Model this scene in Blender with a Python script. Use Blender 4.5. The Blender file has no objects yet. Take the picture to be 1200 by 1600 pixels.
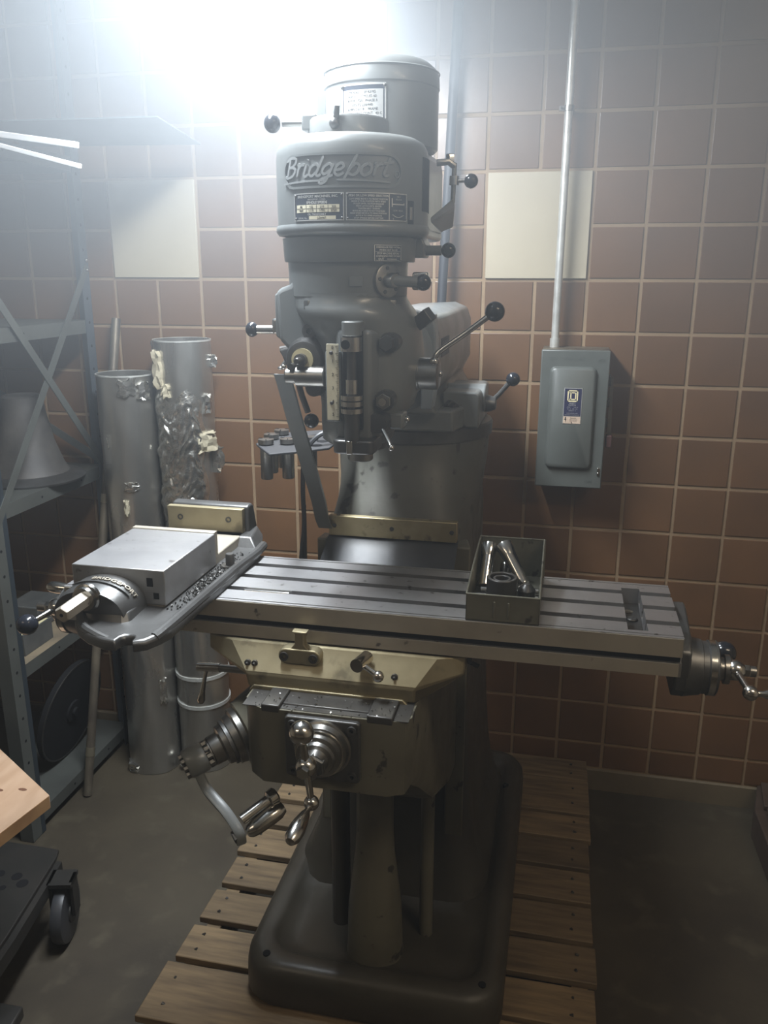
import bpy, bmesh, math, random
from mathutils import Vector, Matrix
random.seed(7)
C = bpy.context.scene.collection
PI = math.pi

# ------------------------------------------------------------------ camera
cam_d = bpy.data.cameras.new('camera'); cam = bpy.data.objects.new('camera', cam_d); C.objects.link(cam)
bpy.context.scene.camera = cam
CP = Vector((1.1678, -2.6163, 1.7190))
yaw, pitch, roll = math.radians(12.07), math.radians(15.93), math.radians(-0.10)
f0 = Vector((-math.sin(yaw), math.cos(yaw), 0)); r0 = Vector((math.cos(yaw), math.sin(yaw), 0)); u0 = Vector((0, 0, 1))
fw = f0 * math.cos(pitch) - u0 * math.sin(pitch); dn = -(u0 * math.cos(pitch) + f0 * math.sin(pitch))
rt = r0 * math.cos(roll) + dn * math.sin(roll); d2 = -r0 * math.sin(roll) + dn * math.cos(roll)
M = Matrix.Identity(4)
for i in range(3):
    M[i][0] = rt[i]; M[i][1] = -d2[i]; M[i][2] = -fw[i]; M[i][3] = CP[i]
cam.matrix_world = M
cam_d.sensor_fit = 'VERTICAL'; cam_d.sensor_height = 36; cam_d.lens = 1303 / 1600 * 36
cam_d.clip_start = 0.02

# ------------------------------------------------------------------ world, light, exposure
sc = bpy.context.scene
sc.view_settings.view_transform = 'Standard'; sc.view_settings.look = 'None'
sc.view_settings.gamma = 1; sc.view_settings.use_curve_mapping = False
sc.view_settings.exposure = 0.0
W = bpy.data.worlds.new('world'); sc.world = W; W.use_nodes = True
W.node_tree.nodes['Background'].inputs[0].default_value = (0.5, 0.55, 0.6, 1)
W.node_tree.nodes['Background'].inputs[1].default_value = 0.02
# haze volume added to stand in for lens glare, thinning out downwards
GLARE_HAZE = 0.34
nt_ = W.node_tree; N_ = nt_.nodes
hv = N_.new('ShaderNodeVolumeScatter'); hg = N_.new('ShaderNodeNewGeometry'); hx = N_.new('ShaderNodeSeparateXYZ'); hr_ = N_.new('ShaderNodeMapRange')
hr_.interpolation_type = 'SMOOTHSTEP'
hr_.inputs[1].default_value = 1.25; hr_.inputs[2].default_value = 2.60; hr_.inputs[3].default_value = 0.0; hr_.inputs[4].default_value = GLARE_HAZE
hv.inputs['Color'].default_value = (0.84, 0.92, 1, 1); hv.inputs['Anisotropy'].default_value = 0.1
for a_, b_ in ((hg.outputs['Position'], hx.inputs[0]), (hx.outputs['Z'], hr_.inputs[0]), (hr_.outputs[0], hv.inputs['Density']), (hv.outputs[0], N_['World Output'].inputs['Volume'])): nt_.links.new(a_, b_)
sc.cycles.volume_bounces = 0; W.cycles.volume_step_size = 0.35; sc.cycles.volume_max_steps = 96
sc.cycles.max_bounces = 8

def area(name, loc, sx, sy, power, col, rot=(0, 0, 0), spread=180):
    l = bpy.data.lights.new(name, 'AREA'); l.shape = 'RECTANGLE'; l.size = sx; l.size_y = sy
    l.energy = power; l.color = col; l.spread = math.radians(spread)
    o = bpy.data.objects.new(name, l); C.objects.link(o); o.location = loc; o.rotation_euler = rot
    return o
LAMP = (0.57, -1.00, 2.40)     # fluorescent fixture over the machine
area('tube_light', (LAMP[0], LAMP[1], LAMP[2] - 0.06), 0.16, 1.0, 66, (0.86, 0.93, 1.0))
area('ceiling_light', (2.5, -2.5, 2.96), 1.2, 0.3, 32, (1.0, 0.86, 0.66))
area('ceiling_light', (-0.5, -3.4, 2.96), 1.2, 0.3, 13, (1.0, 0.86, 0.66))

# ------------------------------------------------------------------ materials
def mat(name, col, rough=0.5, metal=0.0, col2=None, scale=8, lo=0.4, hi=0.65, bump=0.0, bscale=60, detail=6, coat=0.0,
        stretch=(1, 1, 1), rnd=0.0, rvar=0.0, col3=None, s3=30, lo3=0.62, hi3=0.66, spec=0.5):
    m = bpy.data.materials.new(name); m.use_nodes = True
    nt = m.node_tree; N = nt.nodes; Lk = nt.links
    b = N['Principled BSDF']
    b.inputs['Roughness'].default_value = rough; b.inputs['Metallic'].default_value = metal
    b.inputs['Base Color'].default_value = (*col, 1); b.inputs['Coat Weight'].default_value = coat
    b.inputs['Specular IOR Level'].default_value = spec
    tc = N.new('ShaderNodeTexCoord'); mp = N.new('ShaderNodeMapping'); mp.inputs['Scale'].default_value = stretch
    Lk.new(tc.outputs['Object'], mp.inputs[0])
    vec = mp.outputs[0]
    oi = None
    if rnd:
        oi = N.new('ShaderNodeObjectInfo')
        ad = N.new('ShaderNodeVectorMath'); ad.operation = 'ADD'
        cb = N.new('ShaderNodeMath'); cb.operation = 'MULTIPLY'; cb.inputs[1].default_value = 37.0
        Lk.new(oi.outputs['Random'], cb.inputs[0]); Lk.new(mp.outputs[0], ad.inputs[0]); Lk.new(cb.outputs[0], ad.inputs[1])
        vec = ad.outputs[0]
    out = None
    def noise(s, d):
        n = N.new('ShaderNodeTexNoise'); n.inputs['Scale'].default_value = s; n.inputs['Detail'].default_value = d
        Lk.new(vec, n.inputs['Vector']); return n
    def ramp(src, a, bb):
        r = N.new('ShaderNodeMapRange'); r.inputs[1].default_value = a; r.inputs[2].default_value = bb
        Lk.new(src, r.inputs[0]); return r
    cur = None
    if col2 is not None:
        n = noise(scale, detail); r = ramp(n.outputs[0], lo, hi)
        mx = N.new('ShaderNodeMix'); mx.data_type = 'RGBA'
        mx.inputs[6].default_value = (*col, 1); mx.inputs[7].default_value = (*col2, 1)
        Lk.new(r.outputs[0], mx.inputs[0]); cur = mx.outputs[2]
        if rvar:
            rr = N.new('ShaderNodeMapRange'); rr.inputs[3].default_value = rough; rr.inputs[4].default_value = rough + rvar
            Lk.new(r.outputs[0], rr.inputs[0]); Lk.new(rr.outputs[0], b.inputs['Roughness'])
    if col3 is not None:
        n = noise(s3, 4); r = ramp(n.outputs[0], lo3, hi3)
        mx = N.new('ShaderNodeMix'); mx.data_type = 'RGBA'
        if cur: Lk.new(cur, mx.inputs[6])
        else: mx.inputs[6].default_value = (*col, 1)
        mx.inputs[7].default_value = (*col3, 1); Lk.new(r.outputs[0], mx.inputs[0]); cur = mx.outputs[2]
    if rnd:
        hs = N.new('ShaderNodeHueSaturation'); rr = N.new('ShaderNodeMapRange')
        rr.inputs[3].default_value = 1 - rnd; rr.inputs[4].default_value = 1 + rnd
        Lk.new(oi.outputs['Random'], rr.inputs[0]); Lk.new(rr.outputs[0], hs.inputs['Value'])
        if cur: Lk.new(cur, hs.inputs['Color'])
        else: hs.inputs['Color'].default_value = (*col, 1)
        cur = hs.outputs[0]
    if cur: Lk.new(cur, b.inputs['Base Color'])
    if bump:
        n = noise(bscale, 5); bp = N.new('ShaderNodeBump'); bp.inputs['Strength'].default_value = bump; bp.inputs['Distance'].default_value = 0.004
        Lk.new(n.outputs[0], bp.inputs['Height']); Lk.new(bp.outputs[0], b.inputs['Normal'])
    return m

def emit(name, col, s):
    m = bpy.data.materials.new(name); m.use_nodes = True
    e = m.node_tree.nodes['Principled BSDF']
    e.inputs['Emission Color'].default_value = (*col, 1); e.inputs['Emission Strength'].default_value = s
    return m

TILE = mat('glazed_brown_tile', (0.135, 0.070, 0.034), 0.30, 0, (0.108, 0.058, 0.030), 5, .35, .7, bump=.03, bscale=25, rnd=.10)
GROUT = mat('tan_grout', (0.26, 0.18, 0.105), 0.85, 0, (0.22, 0.15, 0.088), 9, bump=.2, bscale=150)
CREAM = mat('cream_panel', (0.38, 0.335, 0.245), 0.5, 0, (0.35, 0.305, 0.22), 4, bump=.03)
CONC = mat('stained_concrete', (0.056, 0.044, 0.027), 0.62, 0, (0.032, 0.024, 0.015), 3.2, .38, .68, bump=.12, bscale=90, col3=(0.070, 0.058, 0.037), s3=11, lo3=.56, hi3=.75)
BASEB = mat('concrete_curb', (0.14, 0.11, 0.068), 0.7, 0, (0.11, 0.085, 0.055), 6, bump=.15, bscale=80)
CEIL = mat('white_ceiling', (0.7, 0.7, 0.66), 0.8)
WALLP = mat('painted_wall', (0.45, 0.40, 0.32), 0.8)
PAINT = mat('grey_machine_paint', (0.155, 0.165, 0.165), 0.30, 0, (0.125, 0.13, 0.125), 7, .4, .65, bump=.05, bscale=45, rvar=.12, coat=.15)
PAINT2 = mat('chipped_grey_paint', (0.092, 0.092, 0.078), 0.42, 0, (0.070, 0.066, 0.054), 6, .4, .65, bump=.12, bscale=40, rvar=.15, col3=(0.034, 0.031, 0.026), s3=22, lo3=.60, hi3=.64)
PAINTK = mat('oily_grey_paint', (0.125, 0.118, 0.088), 0.36, 0, (0.092, 0.084, 0.060), 7, .4, .65, bump=.1, bscale=40, rvar=.12, col3=(0.035, 0.032, 0.026), s3=24, lo3=.64, hi3=.67)
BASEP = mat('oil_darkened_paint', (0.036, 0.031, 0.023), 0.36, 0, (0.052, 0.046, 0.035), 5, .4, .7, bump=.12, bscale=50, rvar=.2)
RAISED = mat('paler_raised_paint', (0.24, 0.25, 0.25), 0.3, 0, (0.2, 0.21, 0.21), 30)  # paler grey than the cover, for the raised letters and mark
BLUEP = mat('pale_blue_grey_paint', (0.27, 0.31, 0.35), 0.35, 0, (0.22, 0.25, 0.28), 8)
IRON = mat('ground_iron', (0.46, 0.42, 0.35), 0.42, .55, (0.35, 0.315, 0.26), 9, .35, .7, bump=.04, bscale=120, rvar=.12, col3=(0.12, 0.11, 0.10), s3=35, lo3=.68, hi3=.74)
IRONW = mat('scraped_iron_top', (0.50, 0.50, 0.51), 0.36, .9, (0.36, 0.355, 0.35), 11, .35, .7, bump=.05, bscale=90, rvar=.1, col3=(0.2, 0.19, 0.18), s3=50, lo3=.66, hi3=.72)
OILY = mat('oil_tinted_iron', (0.36, 0.315, 0.205), 0.45, .7, (0.22, 0.185, 0.11), 9, .35, .68, bump=.06, bscale=60, rvar=.1, col3=(0.16, 0.135, 0.085), s3=22, lo3=.6, hi3=.72)
DARKI = mat('dark_iron', (0.085, 0.082, 0.078), 0.38, .6, (0.06, 0.057, 0.052), 12, bump=.08)
CASTD = mat('dark_cast_iron', (0.13, 0.13, 0.128), 0.40, .75, (0.09, 0.088, 0.085), 10, bump=.12, bscale=70)
CHROME = mat('chrome', (0.62, 0.61, 0.58), 0.14, 1, (0.5, 0.48, 0.45), 20, rvar=.1)
STEEL = mat('turned_steel', (0.34, 0.33, 0.31), 0.28, 1, (0.25, 0.24, 0.22), 20, rvar=.1)
BRASSY = mat('oiled_brass_bar', (0.48, 0.41, 0.25), 0.42, .7, (0.34, 0.28, 0.155), 13, .35, .65, bump=.05, col3=(0.16, 0.13, 0.08), s3=40, lo3=.6, hi3=.72)
KNOB = mat('black_ball_plastic', (0.014, 0.016, 0.022), 0.16, 0)
RUBBER = mat('black_rubber', (0.028, 0.029, 0.033), 0.45, 0, (0.04, 0.04, 0.042), 9, bump=.1)
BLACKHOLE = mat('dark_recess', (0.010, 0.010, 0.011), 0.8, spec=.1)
PLATE = mat('nameplate_blue_black', (0.035, 0.045, 0.065), 0.35, .2)
SILVER = mat('nameplate_silver', (0.72, 0.72, 0.70), 0.35, .7)
IVORY = mat('ivory_scale', (0.66, 0.62, 0.47), 0.45, 0, (0.55, 0.5, 0.36), 12)
INK = mat('black_ink', (0.02, 0.02, 0.02), 0.5)
CREAMR = mat('cream_ring', (0.55, 0.49, 0.30), 0.4)
WOOD = mat('weathered_pallet_wood', (0.185, 0.128, 0.068), 0.7, 0, (0.095, 0.065, 0.036), 7, .35, .7, bump=.18, bscale=30, stretch=(1, 9, 9), rnd=.25)
WOODP = mat('fresh_plank_wood', (0.42, 0.285, 0.19), 0.55, 0, (0.35, 0.225, 0.14), 5, .35, .7, bump=.06, stretch=(8, 1.5, 8), col3=(0.16, 0.07, 0.03), s3=9, lo3=.74, hi3=.78)
WOODE = mat('cut_plank_edge', (0.33, 0.19, 0.085), 0.6, 0, (0.25, 0.135, 0.06), 20)
SHELF = mat('grey_green_shelf_steel', (0.085, 0.09, 0.082), 0.42, .2, (0.065, 0.068, 0.062), 6, bump=.04)
SHELFD = mat('dark_shelf_post_steel', (0.03, 0.04, 0.05), 0.40, .3)
DUST = mat('dusty_shelf_top', (0.22, 0.175, 0.115), 0.65, .1, (0.15, 0.12, 0.085), 8, bump=.08)
FOIL = mat('foil_duct_metal', (0.62, 0.61, 0.58), 0.22, .93, (0.38, 0.37, 0.34), 5, .35, .65, bump=.35, bscale=10, rvar=.16, stretch=(1, 1, .35))
CRUMP = mat('crumpled_foil', (0.68, 0.67, 0.63), 0.22, .95, (0.45, 0.44, 0.40), 20, bump=.8, bscale=45)
INSUL = mat('torn_insulation', (0.40, 0.36, 0.26), 0.8, 0, (0.28, 0.24, 0.16), 25, bump=.6, bscale=60)
GALV = mat('galvanized_steel', (0.66, 0.67, 0.64), 0.34, .55, (0.5, 0.5, 0.47), 25)
BOXG = mat('grey_box_paint', (0.092, 0.100, 0.093), 0.40, 0, (0.078, 0.085, 0.078), 9, bump=.03)
TRAYM = mat('greenish_tin', (0.19, 0.185, 0.145), 0.45, .5, (0.13, 0.125, 0.095), 14, .4, .65, bump=.06, col3=(0.06, 0.055, 0.045), s3=40, lo3=.62, hi3=.7)
WHITE = mat('white_enamel', (0.85, 0.86, 0.86), 0.35)
SHEET = mat('dark_sheet_steel', (0.10, 0.115, 0.125), 0.42, .4, (0.08, 0.09, 0.095), 5)
RUSTY = mat('rusty_steel_pole', (0.20, 0.17, 0.125), 0.5, .6, (0.09, 0.075, 0.06), 14, bump=.2, stretch=(1, 1, .4))
BROWN = mat('dark_brown_crate', (0.045, 0.028, 0.018), 0.7, 0, (0.06, 0.04, 0.028), 8, bump=.2)
PAPER = mat('yellowed_paper', (0.62, 0.55, 0.33), 0.7)
COLD = mat('charcoal_cover', (0.05, 0.052, 0.05), 0.6, 0, (0.07, 0.07, 0.066), 20)
DNAVY = mat('label_navy', (0.02, 0.022, 0.06), 0.4)
LYEL = mat('label_cream', (0.70, 0.62, 0.38), 0.45)
LPEACH = mat('label_peach', (0.55, 0.42, 0.32), 0.5)
CARTM = mat('black_cart_steel', (0.022, 0.021, 0.019), 0.5, .3, (0.03, 0.027, 0.024), 10, bump=.08)
RACKM = mat('dark_rack_steel', (0.038, 0.038, 0.040), 0.6, .2, spec=.3)
TUBE = emit('lit_tube', (0.86, 0.94, 1.0), 22)

# ------------------------------------------------------------------ mesh helpers
class G:
    def __init__(s): s.v = []; s.f = []
    def add(s, vs_, fs_):
        n = len(s.v); s.v += [tuple(a) for a in vs_]; s.f += [tuple(i + n for i in a) for a in fs_]; return s
    def box(s, x0, x1, y0, y1, z0, z1):
        return s.add([(x, y, z) for z in (z0, z1) for y in (y0, y1) for x in (x0, x1)],
                     [(0, 2, 3, 1), (4, 5, 7, 6), (0, 1, 5, 4), (2, 6, 7, 3), (0, 4, 6, 2), (1, 3, 7, 5)])
    def prism(s, poly, ax, a, b):
        def P(p, t): return (t, p[0], p[1]) if ax == 'x' else (p[0], t, p[1]) if ax == 'y' else (p[0], p[1], t)
        n = len(poly)
        return s.add([P(p, a) for p in poly] + [P(p, b) for p in poly],
                     [tuple(range(n))[::-1], tuple(range(n, 2 * n))] + [(i, (i + 1) % n, n + (i + 1) % n, n + i) for i in range(n)])
    def loft(s, rings, cap=True, closed=False):
        n = len(rings[0]); base = [p for r in rings for p in r]; F = []
        m = len(rings)
        for k in range(m if closed else m - 1):
            a, b = k * n, ((k + 1) % m) * n
            F += [(a + i, a + (i + 1) % n, b + (i + 1) % n, b + i) for i in range(n)]
        if cap and not closed: F += [tuple(range(n))[::-1], tuple(range((m - 1) * n, m * n))]
        return s.add(base, F)
    def lathe(s, o, d, prof, seg=24, cap=True):
        o = Vector(o); d = Vector(d).normalized()
        t = Vector((1, 0, 0)) if abs(d.x) < .9 else Vector((0, 1, 0))
        e1 = d.cross(t).normalized(); e2 = d.cross(e1)
        rings = []
        for (t_, r) in prof:
            r = max(r, 1e-5)
            rings.append([o + d * t_ + (e1 * math.cos(2 * PI * i / seg) + e2 * math.sin(2 * PI * i / seg)) * r for i in range(seg)])
        return s.loft(rings, cap)
    def cyl(s, a, b, r, r2=None, seg=20):
        a, b = Vector(a), Vector(b)
        return s.lathe(a, b - a, [(0, r), ((b - a).length, r if r2 is None else r2)], seg)
    def ring(s, o, d, ri, ro, h, seg=28):
        o = Vector(o); d = Vector(d).normalized()
        t = Vector((1, 0, 0)) if abs(d.x) < .9 else Vector((0, 1, 0))
        e1 = d.cross(t).normalized(); e2 = d.cross(e1); rr = []
        for (t_, r) in ((0, ri), (0, ro), (h, ro), (h, ri)):
            rr.append([o + d * t_ + (e1 * math.cos(2 * PI * i / seg) + e2 * math.sin(2 * PI * i / seg)) * r for i in range(seg)])
        return s.loft(rr, closed=True)
    def ball(s, c, r, seg=20, sq=1.0, d=(0, 0, 1)):
        n = 10
        return s.lathe(c, d, [(-r * sq * math.cos(PI * k / n), r * math.sin(PI * k / n)) for k in range(n + 1)], seg)
    def tube(s, path, r, seg=10):
        path = [Vector(p) for p in path]; n = len(path)
        rs = r if isinstance(r, (list, tuple)) else [r] * n
        prev = None; rings = []
        for i, p in enumerate(path):
            d = (path[min(i + 1, n - 1)] - path[max(i - 1, 0)]).normalized()
            if prev is None:
                t = Vector((0, 0, 1)) if abs(d.z) < .9 else Vector((1, 0, 0)); e = d.cross(t).normalized()
            else: e = (prev - d * prev.dot(d)).normalized()
            prev = e; e2 = d.cross(e)
            rings.append([p + (e * math.cos(2 * PI * k / seg) + e2 * math.sin(2 * PI * k / seg)) * rs[i] for k in range(seg)])
        return s.loft(rings)
    def bar(s, a, b, w, t, up=(0, 0, 1)):
        a, b = Vector(a), Vector(b); d = (b - a).normalized(); up = Vector(up)
        e = d.cross(up).normalized(); n = e.cross(d)
        return s.loft([[p + e * x * w / 2 + n * y * t / 2 for x, y in ((-1, -1), (1, -1), (1, 1), (-1, 1))] for p in (a, b)])
    def hexa(s, o, d, r, h, rot=0):
        return s.lathe(o, d, [(0, r), (h * .85, r), (h, r * .9)], 6)
    def xf(s, m):
        s.v = [tuple(m @ Vector(p)) for p in s.v]; return s

def rr2(x0, x1, y0, y1, r, n=5):
    out = []
    for cx, cy, a0 in ((x1 - r, y1 - r, 0), (x0 + r, y1 - r, 90), (x0 + r, y0 + r, 180), (x1 - r, y0 + r, 270)):
        for k in range(n + 1):
            a = math.radians(a0 + 90 * k / n); out.append((cx + r * math.cos(a), cy + r * math.sin(a)))
    return out
def circ(cx, cy, r, n=32, a0=0): return [(cx + r * math.cos(a0 + 2 * PI * i / n), cy + r * math.sin(a0 + 2 * PI * i / n)) for i in range(n)]
def lay(poly, z): return [(p[0], p[1], z) for p in poly]
def spline(pts, n=8):
    pts = [Vector(p) for p in pts]; out = []
    for i in range(len(pts) - 1):
        p0, p1, p2, p3 = pts[max(i - 1, 0)], pts[i], pts[i + 1], pts[min(i + 2, len(pts) - 1)]
        for k in range(n):
            t = k / n
            out.append(0.5 * ((2 * p1) + (p2 - p0) * t + (2 * p0 - 5 * p1 + 4 * p2 - p3) * t * t + (3 * p1 - p0 - 3 * p2 + p3) * t ** 3))
    out.append(pts[-1]); return out

def obj(name, g, m, parent=None, bev=0, seg=2, ang=35, label=None, kind=None, recalc=True):
    vs_ = g.v
    lo = [min(p[i] for p in vs_) for i in range(3)]; hi = [max(p[i] for p in vs_) for i in range(3)]
    org = Vector(((lo[0] + hi[0]) / 2, (lo[1] + hi[1]) / 2, lo[2]))
    me = bpy.data.meshes.new(name)
    me.from_pydata([tuple(Vector(p) - org) for p in vs_], [], g.f)
    bm = bmesh.new(); bm.from_mesh(me)
    if recalc: bmesh.ops.recalc_face_normals(bm, faces=bm.faces)
    bm.to_mesh(me); bm.free()
    for p in me.polygons: p.use_smooth = True
    me.set_sharp_from_angle(angle=math.radians(ang))
    me.materials.append(m)
    o = bpy.data.objects.new(name, me); C.objects.link(o)
    if parent:
        o.parent = parent; po = Vector(parent['_w']); o.location = org - po
    else: o.location = org
    o['_w'] = tuple(org)
    if bev:
        b = o.modifiers.new('bevel', 'BEVEL'); b.width = bev; b.segments = seg; b.limit_method = 'ANGLE'; b.angle_limit = math.radians(40)
        b.harden_normals = False
    if label: o['label'] = label
    if kind: o['kind'] = kind
    return o
def thing(name, loc, label, cat, group=None):
    o = bpy.data.objects.new(name, None); C.objects.link(o); o.location = loc; o['_w'] = tuple(loc); o.empty_display_size = .1
    o['label'] = label; o['category'] = cat
    if group: o['group'] = group
    return o
def tag(o, label, cat, group=None):
    o['label'] = label; o['category'] = cat
    if group: o['group'] = group
    return o

_deps = None
def text_g(s, size, fn, g=None, depth=0.0, shear=0.0, align='LEFT', offset=0.0):
    """lettering: the built-in font as mesh, each vertex placed by fn(u, v, w)"""
    cu = bpy.data.curves.new('t', 'FONT'); cu.body = s; cu.size = size; cu.align_x = align; cu.extrude = depth; cu.shear = shear
    cu.resolution_u = 2; cu.offset = offset
    o = bpy.data.objects.new('t', cu); C.objects.link(o)
    dg = bpy.context.evaluated_depsgraph_get(); dg.update()
    me = bpy.data.meshes.new_from_object(o.evaluated_get(dg))
    g = g or G(); g.add([fn(v.co.x, v.co.y, v.co.z) for v in me.vertices], [tuple(p.vertices) for p in me.polygons])
    bpy.data.objects.remove(o); bpy.data.meshes.remove(me); bpy.data.curves.remove(cu)
    return g
def curved(g0, th0, th1, z0, z1, cx, cy, r, t=.0015, n=10):
    """thin plate bent round a vertical cylinder; angles from -y towards +x, degrees"""
    def P(th, z, rr): a = math.radians(th); return (cx + rr * math.sin(a), cy - rr * math.cos(a), z)
    rings = []
    for k in range(n + 1):
        th = th0 + (th1 - th0) * k / n
        rings.append([P(th, z0, r), P(th, z1, r), P(th, z1, r + t), P(th, z0, r + t)])
    return g0.loft(rings)
def cmap(cx, cy, r, th0, z0):
    return lambda u, v, w: (cx + (r + w) * math.sin(math.radians(th0) + u / r), cy - (r + w) * math.cos(math.radians(th0) + u / r), z0 + v)

# ------------------------------------------------------------------ the room
T = 0.1524; ZR = 1.7024; GAP = 0.0105
wall = obj('wall_back', G().box(-2.2, 3.6, 0.004, 0.16, 0, 3.0), GROUT, kind='structure')
floor = obj('floor', G().box(-2.2, 3.6, -6.2, 0.16, -0.08, 0), CONC, kind='structure')
obj('ceiling', G().box(-2.2, 3.6, -6.2, 0.16, 3.0, 3.08), CEIL, kind='structure')
obj('wall_left', G().box(-2.28, -2.2, -6.2, 0.16, 0, 3.0), WALLP, kind='structure')
obj('wall_right', G().box(3.6, 3.68, -6.2, 0.16, 0, 3.0), WALLP, kind='structure')
obj('wall_front', G().box(-2.28, 3.68, -6.28, -6.2, 0, 3.0), WALLP, kind='structure')
obj('baseboard_back', G().prism([(-0.002, 0), (-0.002, .075), (.012, .0885), (.03, .0885), (.03, 0)], 'x', -2.2, 3.6), BASEB, kind='structure')

def tile_mesh(w, h, th=.0036, b=.0014):
    """a glazed tile: rounded edge, centre of its back at the origin, facing -y"""
    a, c = w / 2, h / 2
    R = [[(sx * (a - i), -d, sz * (c - i)) for sx, sz in ((-1, -1), (1, -1), (1, 1), (-1, 1))] for i, d in ((0, 0), (0, th - b), (b * .35, th - b * .3), (b * 1.1, th))]
    g = G().loft(R, cap=False); g.f.append(tuple(range(12, 16)))
    return g
def mesh_of(g, m, name):
    me = bpy.data.meshes.new(name); me.from_pydata(g.v, [], g.f)
    bm = bmesh.new(); bm.from_mesh(me); bmesh.ops.recalc_face_normals(bm, faces=bm.faces); bm.to_mesh(me); bm.free()
    for p in me.polygons: p.use_smooth = False
    me.materials.append(m); return me
full = mesh_of(tile_mesh(T - GAP, T - GAP), TILE, 'tile')
cutz0, cutz1 = .0885, ZR - 10 * T - GAP / 2
cut = mesh_of(tile_mesh(T - GAP, cutz1 - cutz0), TILE, 'cut_tile')
panels = [(-2, 0), (6, 8)]
rest = G(); ntile = 0
wall_w = Vector(wall['_w'])
def inview(p):
    q = Vector(p) - CP; z = q.dot(fw)
    return z > 0 and abs(q.dot(rt) / z * 1303) < 625 and abs(q.dot(d2) / z * 1303) < 825
for r in range(-8, 11):
    for c in range(-14, 24):
        if r in (-2, -1) and any(a <= c < b for a, b in panels): continue
        x = (c + .5) * T; zt = ZR - r * T
        zc = zt - T / 2 if r < 10 else (cutz0 + cutz1) / 2
        if zt > 2.99: continue
        hidden = (r >= 4 and -1.5 <= c <= 0) or (r >= 8 and 2 <= c <= 5) or (r >= 4 and c <= -4) or (c == 13 and r > -5) or (r >= 5 and c >= 12) or (2 <= r <= 4 and c == 4)
        if inview((x, 0, zc)) and not hidden and ntile < 298:
            o = bpy.data.objects.new('tile', full if r < 10 else cut); C.objects.link(o)
            o.parent = wall; o.location = Vector((x + random.uniform(-.0006, .0006), .004 + random.uniform(-.0006, .0006), zc + random.uniform(-.0006, .0006))) - wall_w
            ntile += 1
        else:
            t = tile_mesh(T - GAP, T - GAP if r < 10 else cutz1 - cutz0)
            rest.add([(p[0] + x, p[1] + .004, p[2] + zc) for p in t.v], t.f)
obj('tile_field', rest, TILE, wall, kind='stuff', ang=20)
for a, b in panels:
    obj('panel', G().box(a * T + .004, b * T - .004, -.004, .004, ZR + .004, ZR + 2 * T - .004), CREAM, wall, bev=.0015, label='cream square panel')

# ------------------------------------------------------------------ fluorescent fixture over the machine
fx = thing('fluorescent_light', (LAMP[0], LAMP[1], LAMP[2]), 'lit twin-tube fluorescent shop light hanging above the grey milling machine', 'lamp')
y0, y1 = LAMP[1] - .54, LAMP[1] + .54
obj('housing', G().prism([(LAMP[0] - .12, LAMP[2] + .0), (LAMP[0] - .05, LAMP[2] + .06), (LAMP[0] + .05, LAMP[2] + .06), (LAMP[0] + .12, LAMP[2] + .0), (LAMP[0] + .05, LAMP[2] + .03), (LAMP[0] - .05, LAMP[2] + .03)], 'y', y0, y1), WHITE, fx)
for s in (-1, 1): obj('tube', G().cyl((LAMP[0] + s * .05, y0 + .02, LAMP[2] - .01), (LAMP[0] + s * .05, y1 - .02, LAMP[2] - .01), .013), TUBE, fx)
for s in (y0 + .15, y1 - .15): obj('hanger_rod', G().cyl((LAMP[0], s, LAMP[2] + .06), (LAMP[0], s, 3.0), .004, seg=8), GALV, fx)

# ------------------------------------------------------------------ pallet
PZ = 0.125
pal = thing('wooden_pallet', (.825, -.66, 0), 'weathered wooden pallet on the concrete floor under the grey milling machine', 'pallet')
ys = [(-.028, -.146), (-.148, -.329), (-.345, -.452), (-.467, -.580), (-.595, -.714), (-.731, -.848), (-.866, -.977), (-.997, -1.108), (-1.120, -1.288)]
for i, (a, b) in enumerate(ys):
    xa, xb = .338 + random.uniform(-.015, .012), 1.326 + random.uniform(-.006, .003)
    if i == 8: xa = .314
    if i == 0: xa = .36
    sk = random.uniform(-.002, .002)
    g = G().prism([(xa, b + .004 + sk), (xb, b - sk), (xb - .002, a), (xa + .003, a - .003)], 'z', PZ - .019, PZ + random.uniform(-.001, .001))
    bd = obj('deck_board', g, WOOD, pal, bev=.0025)
    for x in (xa + .045, xb - .05):
        for dy in (.28, .72):
            obj('nail', G().cyl((x + random.uniform(-.008, .008), b + (a - b) * dy, PZ - .002), (x, b + (a - b) * dy, PZ + .0018), .004, seg=8), DARKI, bd)
for xs in (.352, .80, 1.27):
    obj('stringer', G().box(xs, xs + .038, -1.285, -.032, .017, PZ - .0192), WOOD, pal, bev=.002)
for a, b in ((-.03, -.15), (-.55, -.68), (-1.15, -1.285)):
    obj('bottom_board', G().box(.34, 1.325, b, a, 0, .0168), WOOD, pal, bev=.002)

# ------------------------------------------------------------------ the milling machine
mm = thing('milling_machine', (.82, -.75, PZ), 'large grey vertical knee milling machine bolted up on a wooden pallet', 'machine')

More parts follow.
